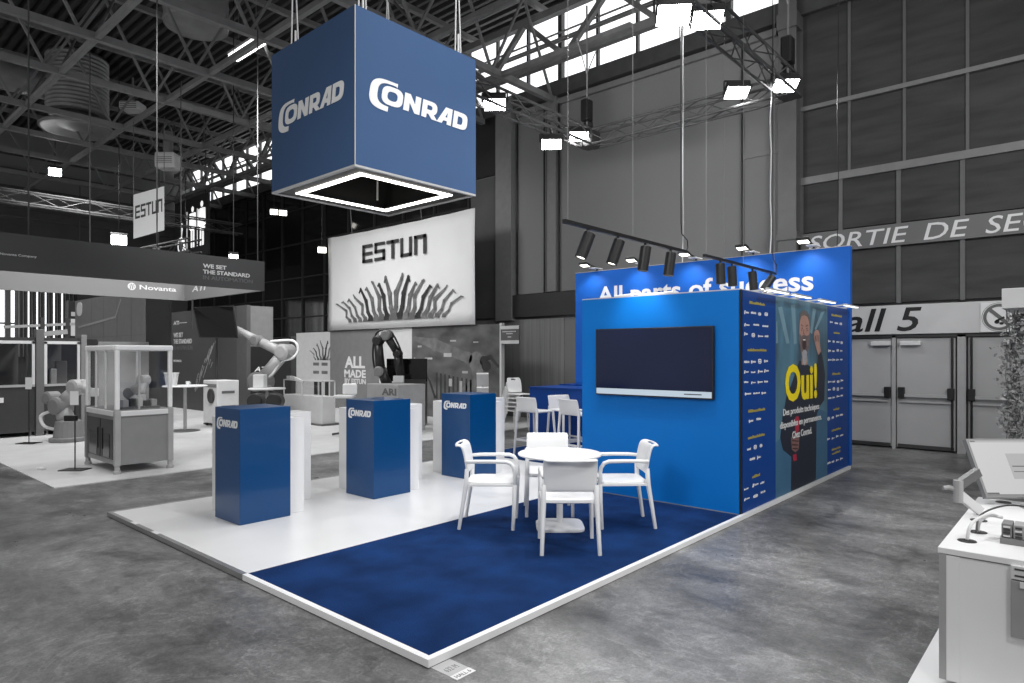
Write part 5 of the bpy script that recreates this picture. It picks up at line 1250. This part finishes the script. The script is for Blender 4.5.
def man(mb, cx, z0, h, skirt=False):
    o = (8.998,26.25,0)
    mb.prism(sup(cx,z0+h*0.93,h*0.07,h*0.07,2,n=12), o, -Y, Z, 0.004)
    if skirt: mb.prism([(cx-h*0.1,z0+h*0.84),(cx+h*0.1,z0+h*0.84),(cx+h*0.17,z0+h*0.36),(cx-h*0.17,z0+h*0.36)][::-1], o, -Y, Z, 0.004)
    else: mb.prism([(cx-h*0.13,z0+h*0.84),(cx+h*0.13,z0+h*0.84),(cx+h*0.12,z0+h*0.42),(cx-h*0.12,z0+h*0.42)][::-1], o, -Y, Z, 0.004)
    for s in (-1,1):
        mb.prism([(cx+s*h*0.06-h*0.04,z0),(cx+s*h*0.06+h*0.04,z0),(cx+s*h*0.06+h*0.04,z0+h*0.44),(cx+s*h*0.06-h*0.04,z0+h*0.44)], o, -Y, Z, 0.004)
        mb.prism([(cx+s*h*0.17-h*0.03,z0+h*0.45),(cx+s*h*0.17+h*0.03,z0+h*0.45),(cx+s*h*0.15+h*0.03,z0+h*0.83),(cx+s*h*0.15-h*0.03,z0+h*0.83)], o, -Y, Z, 0.004)
mb = MB(); man(mb, 1.75, 6.0, 1.65); man(mb, 2.6, 6.0, 1.75, True)
for x in (1.2, 2.17): mb.prism([(x,6.0),(x+0.04,6.0),(x+0.04,7.5),(x,7.5)], (8.998,26.25,0), -Y, Z, 0.004)
mb.prism(sup(0.7,7.0,0.11,0.11,2,n=12), (8.998,26.25,0), -Y, Z, 0.004)
stroke(mb, [(0.7,6.85),(0.62,6.4),(0.92,6.35),(1.05,5.95)], [0.16,0.13,0.11,0.1], (8.998,26.25,0), -Y, Z, 0.004)
mb.ringprism(sup(0.62,6.2,0.32,0.34,2,n=24), sup(0.62,6.2,0.24,0.26,2,n=24), (8.998,26.25,0), -Y, Z, 0.004)
mb.build('pictogram', 'sign_glow', ts)
for y in (23.4, 25.9): MB().tube([(9.04,y,8.0),(9.04,y,10.3)], 0.02, 5).build('hanging_rod', 'g55', ts)

# far lattice rigs and lamps over the neighbouring stands
for i, (a, b, lab) in enumerate((((-0.5,21.5,6.4),(9.5,21.5,6.4),'dark lattice truss running across the hall above the dark fascia'),((5.6,16.2,4.75),(5.6,29,5.1),'dark lattice truss hanging under the pictogram sign'),((0.0,27.0,6.9),(9.5,27.0,6.9),'dark lattice truss nearest the far end wall'))):
    t = thing('far_truss', lab, 'lighting truss', a); box_truss('truss_section', a, b, 0.35, t, step=0.8)
    for f in (0.2, 0.8): q = Vector(a).lerp(Vector(b), f); MB().tube([q,q+Z*(8.2-q.z)], 0.015, 5).build('hanging_wire', 'g55', t)
def lamp(p, w, lab, m='flood'):
    f = thing('stand_lamp', lab, 'floodlight', p, group='lamps over the neighbouring stands')
    p = Vector(p); d = (CAM - p).normalized(); d = Vector((d.x, d.y, d.z-0.5)).normalized(); s = d.cross(Z).normalized(); u = s.cross(d)
    h = MB().obox(p - d*0.07, s, u, d, w*0.55, w*0.45, 0.06).build('lamp_housing', 'black', f)
    MB().obox(p, s, u, d, w*0.5, w*0.38, 0.004).build('lamp_lens', m, h)
    MB().tube([p-d*0.05, Vector((p.x,p.y,10.7))], 0.012, 5).build('lamp_bracket', 'black', f)
lamp(D(55,172,22), 0.35, 'bright far lamp hanging under the pale upper end wall')
lamp(D(119,240,20), 0.4, 'bright far lamp glowing just above the dark fascia near the square banner')
lamp(D(233.5,257.5,16.5), 0.2, 'small lamp on top of the dark fascia over the slogan end')
for p, lab in ((D(274,212,23),'twin reflected lamp before the dark glazed facade under the cube'),(D(283,213,23),'second of the twin lamps before the dark glazed facade under the cube'),(D(322,250,21),'small lamp before the facade close to the white banner')):
    lamp(p, 0.25, lab, 'spot_lens')
db = tag(MB().obox((0.3,8.75,0.03), RT, FW, Z, 0.05, 0.03, 0.015).build('plug_socket', 'paper', bevel=0.006), 'small white socket lying on the pale carpet near the hooded machine', 'socket')

# ================================================================== CAMERA, LIGHT, VIEW
cam = bpy.data.objects.new('camera', bpy.data.cameras.new('camera')); COL.objects.link(cam); SC.camera = cam
cam.location = CAM; cam.rotation_euler = (R(90), 0, YAW - R(90))
cam.data.sensor_width = 36; cam.data.lens = 657.63/1024*36; cam.data.clip_start = 0.05; cam.data.clip_end = 200
cam.data.shift_y = -(341.5-354.94)/1024
w = bpy.data.worlds.new('hall_air'); SC.world = w; w.use_nodes = True
bg = w.node_tree.nodes['Background']; bg.inputs['Color'].default_value = (1.0, 1.0, 1.0, 1); bg.inputs['Strength'].default_value = 0.42
def spot(name, p, aim, watt, size=90, blend=0.8, rad=0.5, col=(1,1,1)):
    l = bpy.data.lights.new(name, 'SPOT'); l.energy = watt; l.spot_size = R(size); l.spot_blend = blend; l.shadow_soft_size = rad; l.color = col
    o = bpy.data.objects.new(name, l); COL.objects.link(o); o.location = p
    d = Vector(aim) - Vector(p); o.rotation_euler = d.to_track_quat('-Z', 'Y').to_euler(); return o
# unseen fill spots added to brighten the stand, hall wall and neighbouring booths
spot('fill_spot', (2.0,0.6,8.5), (3.0,1.9,0), 1000, 95, 0.9, 0.9)
spot('fill_spot', (2.5,-7.0,7.5), (3.0,2.0,1.2), 1500, 70, 0.9, 0.7)
spot('fill_spot', (-4.5,-0.5,4.8), (4.0,1.6,0.9), 750, 60, 0.9, 0.7)
spot('fill_spot', (-2.0,-5.0,6.0), (2.0,-2.6,0.4), 500, 60, 0.9, 0.5)
spot('fill_spot', (5.0,-4.5,5.4), (11,0.8,4.2), 900, 80, 0.9, 0.6)
spot('fill_spot', (5.5,3.4,5.1), (11,5.2,6.0), 420, 110, 0.9, 0.6)
spot('fill_spot', (5.5,12.0,7.8), (5.5,12.5,0), 1300, 125, 0.9, 0.7)
spot('fill_spot', (1.0,11.2,7.8), (1.2,10.5,0), 1000, 120, 0.9, 0.7)
spot('fill_spot', (2.0,8.5,7.5), (5.0,16.0,1.5), 1300, 90, 0.9, 0.6)
spot('fill_spot', (3.5,9.5,6.6), (9.4,12.2,3.6), 900, 90, 0.9, 0.6)
spot('fill_spot', (4.0,20.0,7.6), (5.0,22.0,0), 1800, 140, 0.9, 0.7)
spot('fill_spot', (-1.0,4.6,5.2), (1.3,8.2,0.9), 420, 60, 0.9, 0.4)
# lamps clipped inside the fascia ring
for x in (0.6,2.3): spot('fascia_lamp', (x,10.3,3.9), (x,13.6,3.2), 22, 120, 0.9, 0.15)
# rig floodlights
for (p, lab, d) in FL:
    q = Vector(p) + Vector(d).normalized()*0.05
    spot('rig_flood', q, q + Vector(d), 180, 130, 0.6, 0.12)
# stand spots
for x, d in ((2.8,(-0.35,0.2,-1)),(3.32,(-0.3,0.2,-1)),(3.86,(-0.12,0.1,-1)),(4.42,(-0.1,0.1,-1)),(5.74,(0.05,-0.02,-1)),(6.8,(0.12,-0.06,-1))):
    p = Vector((x,0.92,2.77)) + Vector(d).normalized()*0.22
    spot('track_spot', p, p + Vector(d), 25, 60, 0.8, 0.05)
for y in (4.54,3.53,2.50,1.51,0.58): spot('wall_washer', (7.9,y,3.34), (8.2,y,2.6), 26, 110, 0.9, 0.06)
spot('screen_washer', (3.86,1.15,2.75), (4.21,1.15,2.0), 40, 80, 0.9, 0.1)

SC.view_settings.view_transform = 'Standard'; SC.view_settings.look = 'None'
SC.view_settings.exposure = 0.0; SC.view_settings.gamma = 1.0; SC.view_settings.use_curve_mapping = False
SC.cycles.use_denoising = True
SC.cycles.max_bounces = 8
SC.cycles.transparent_max_bounces = 12
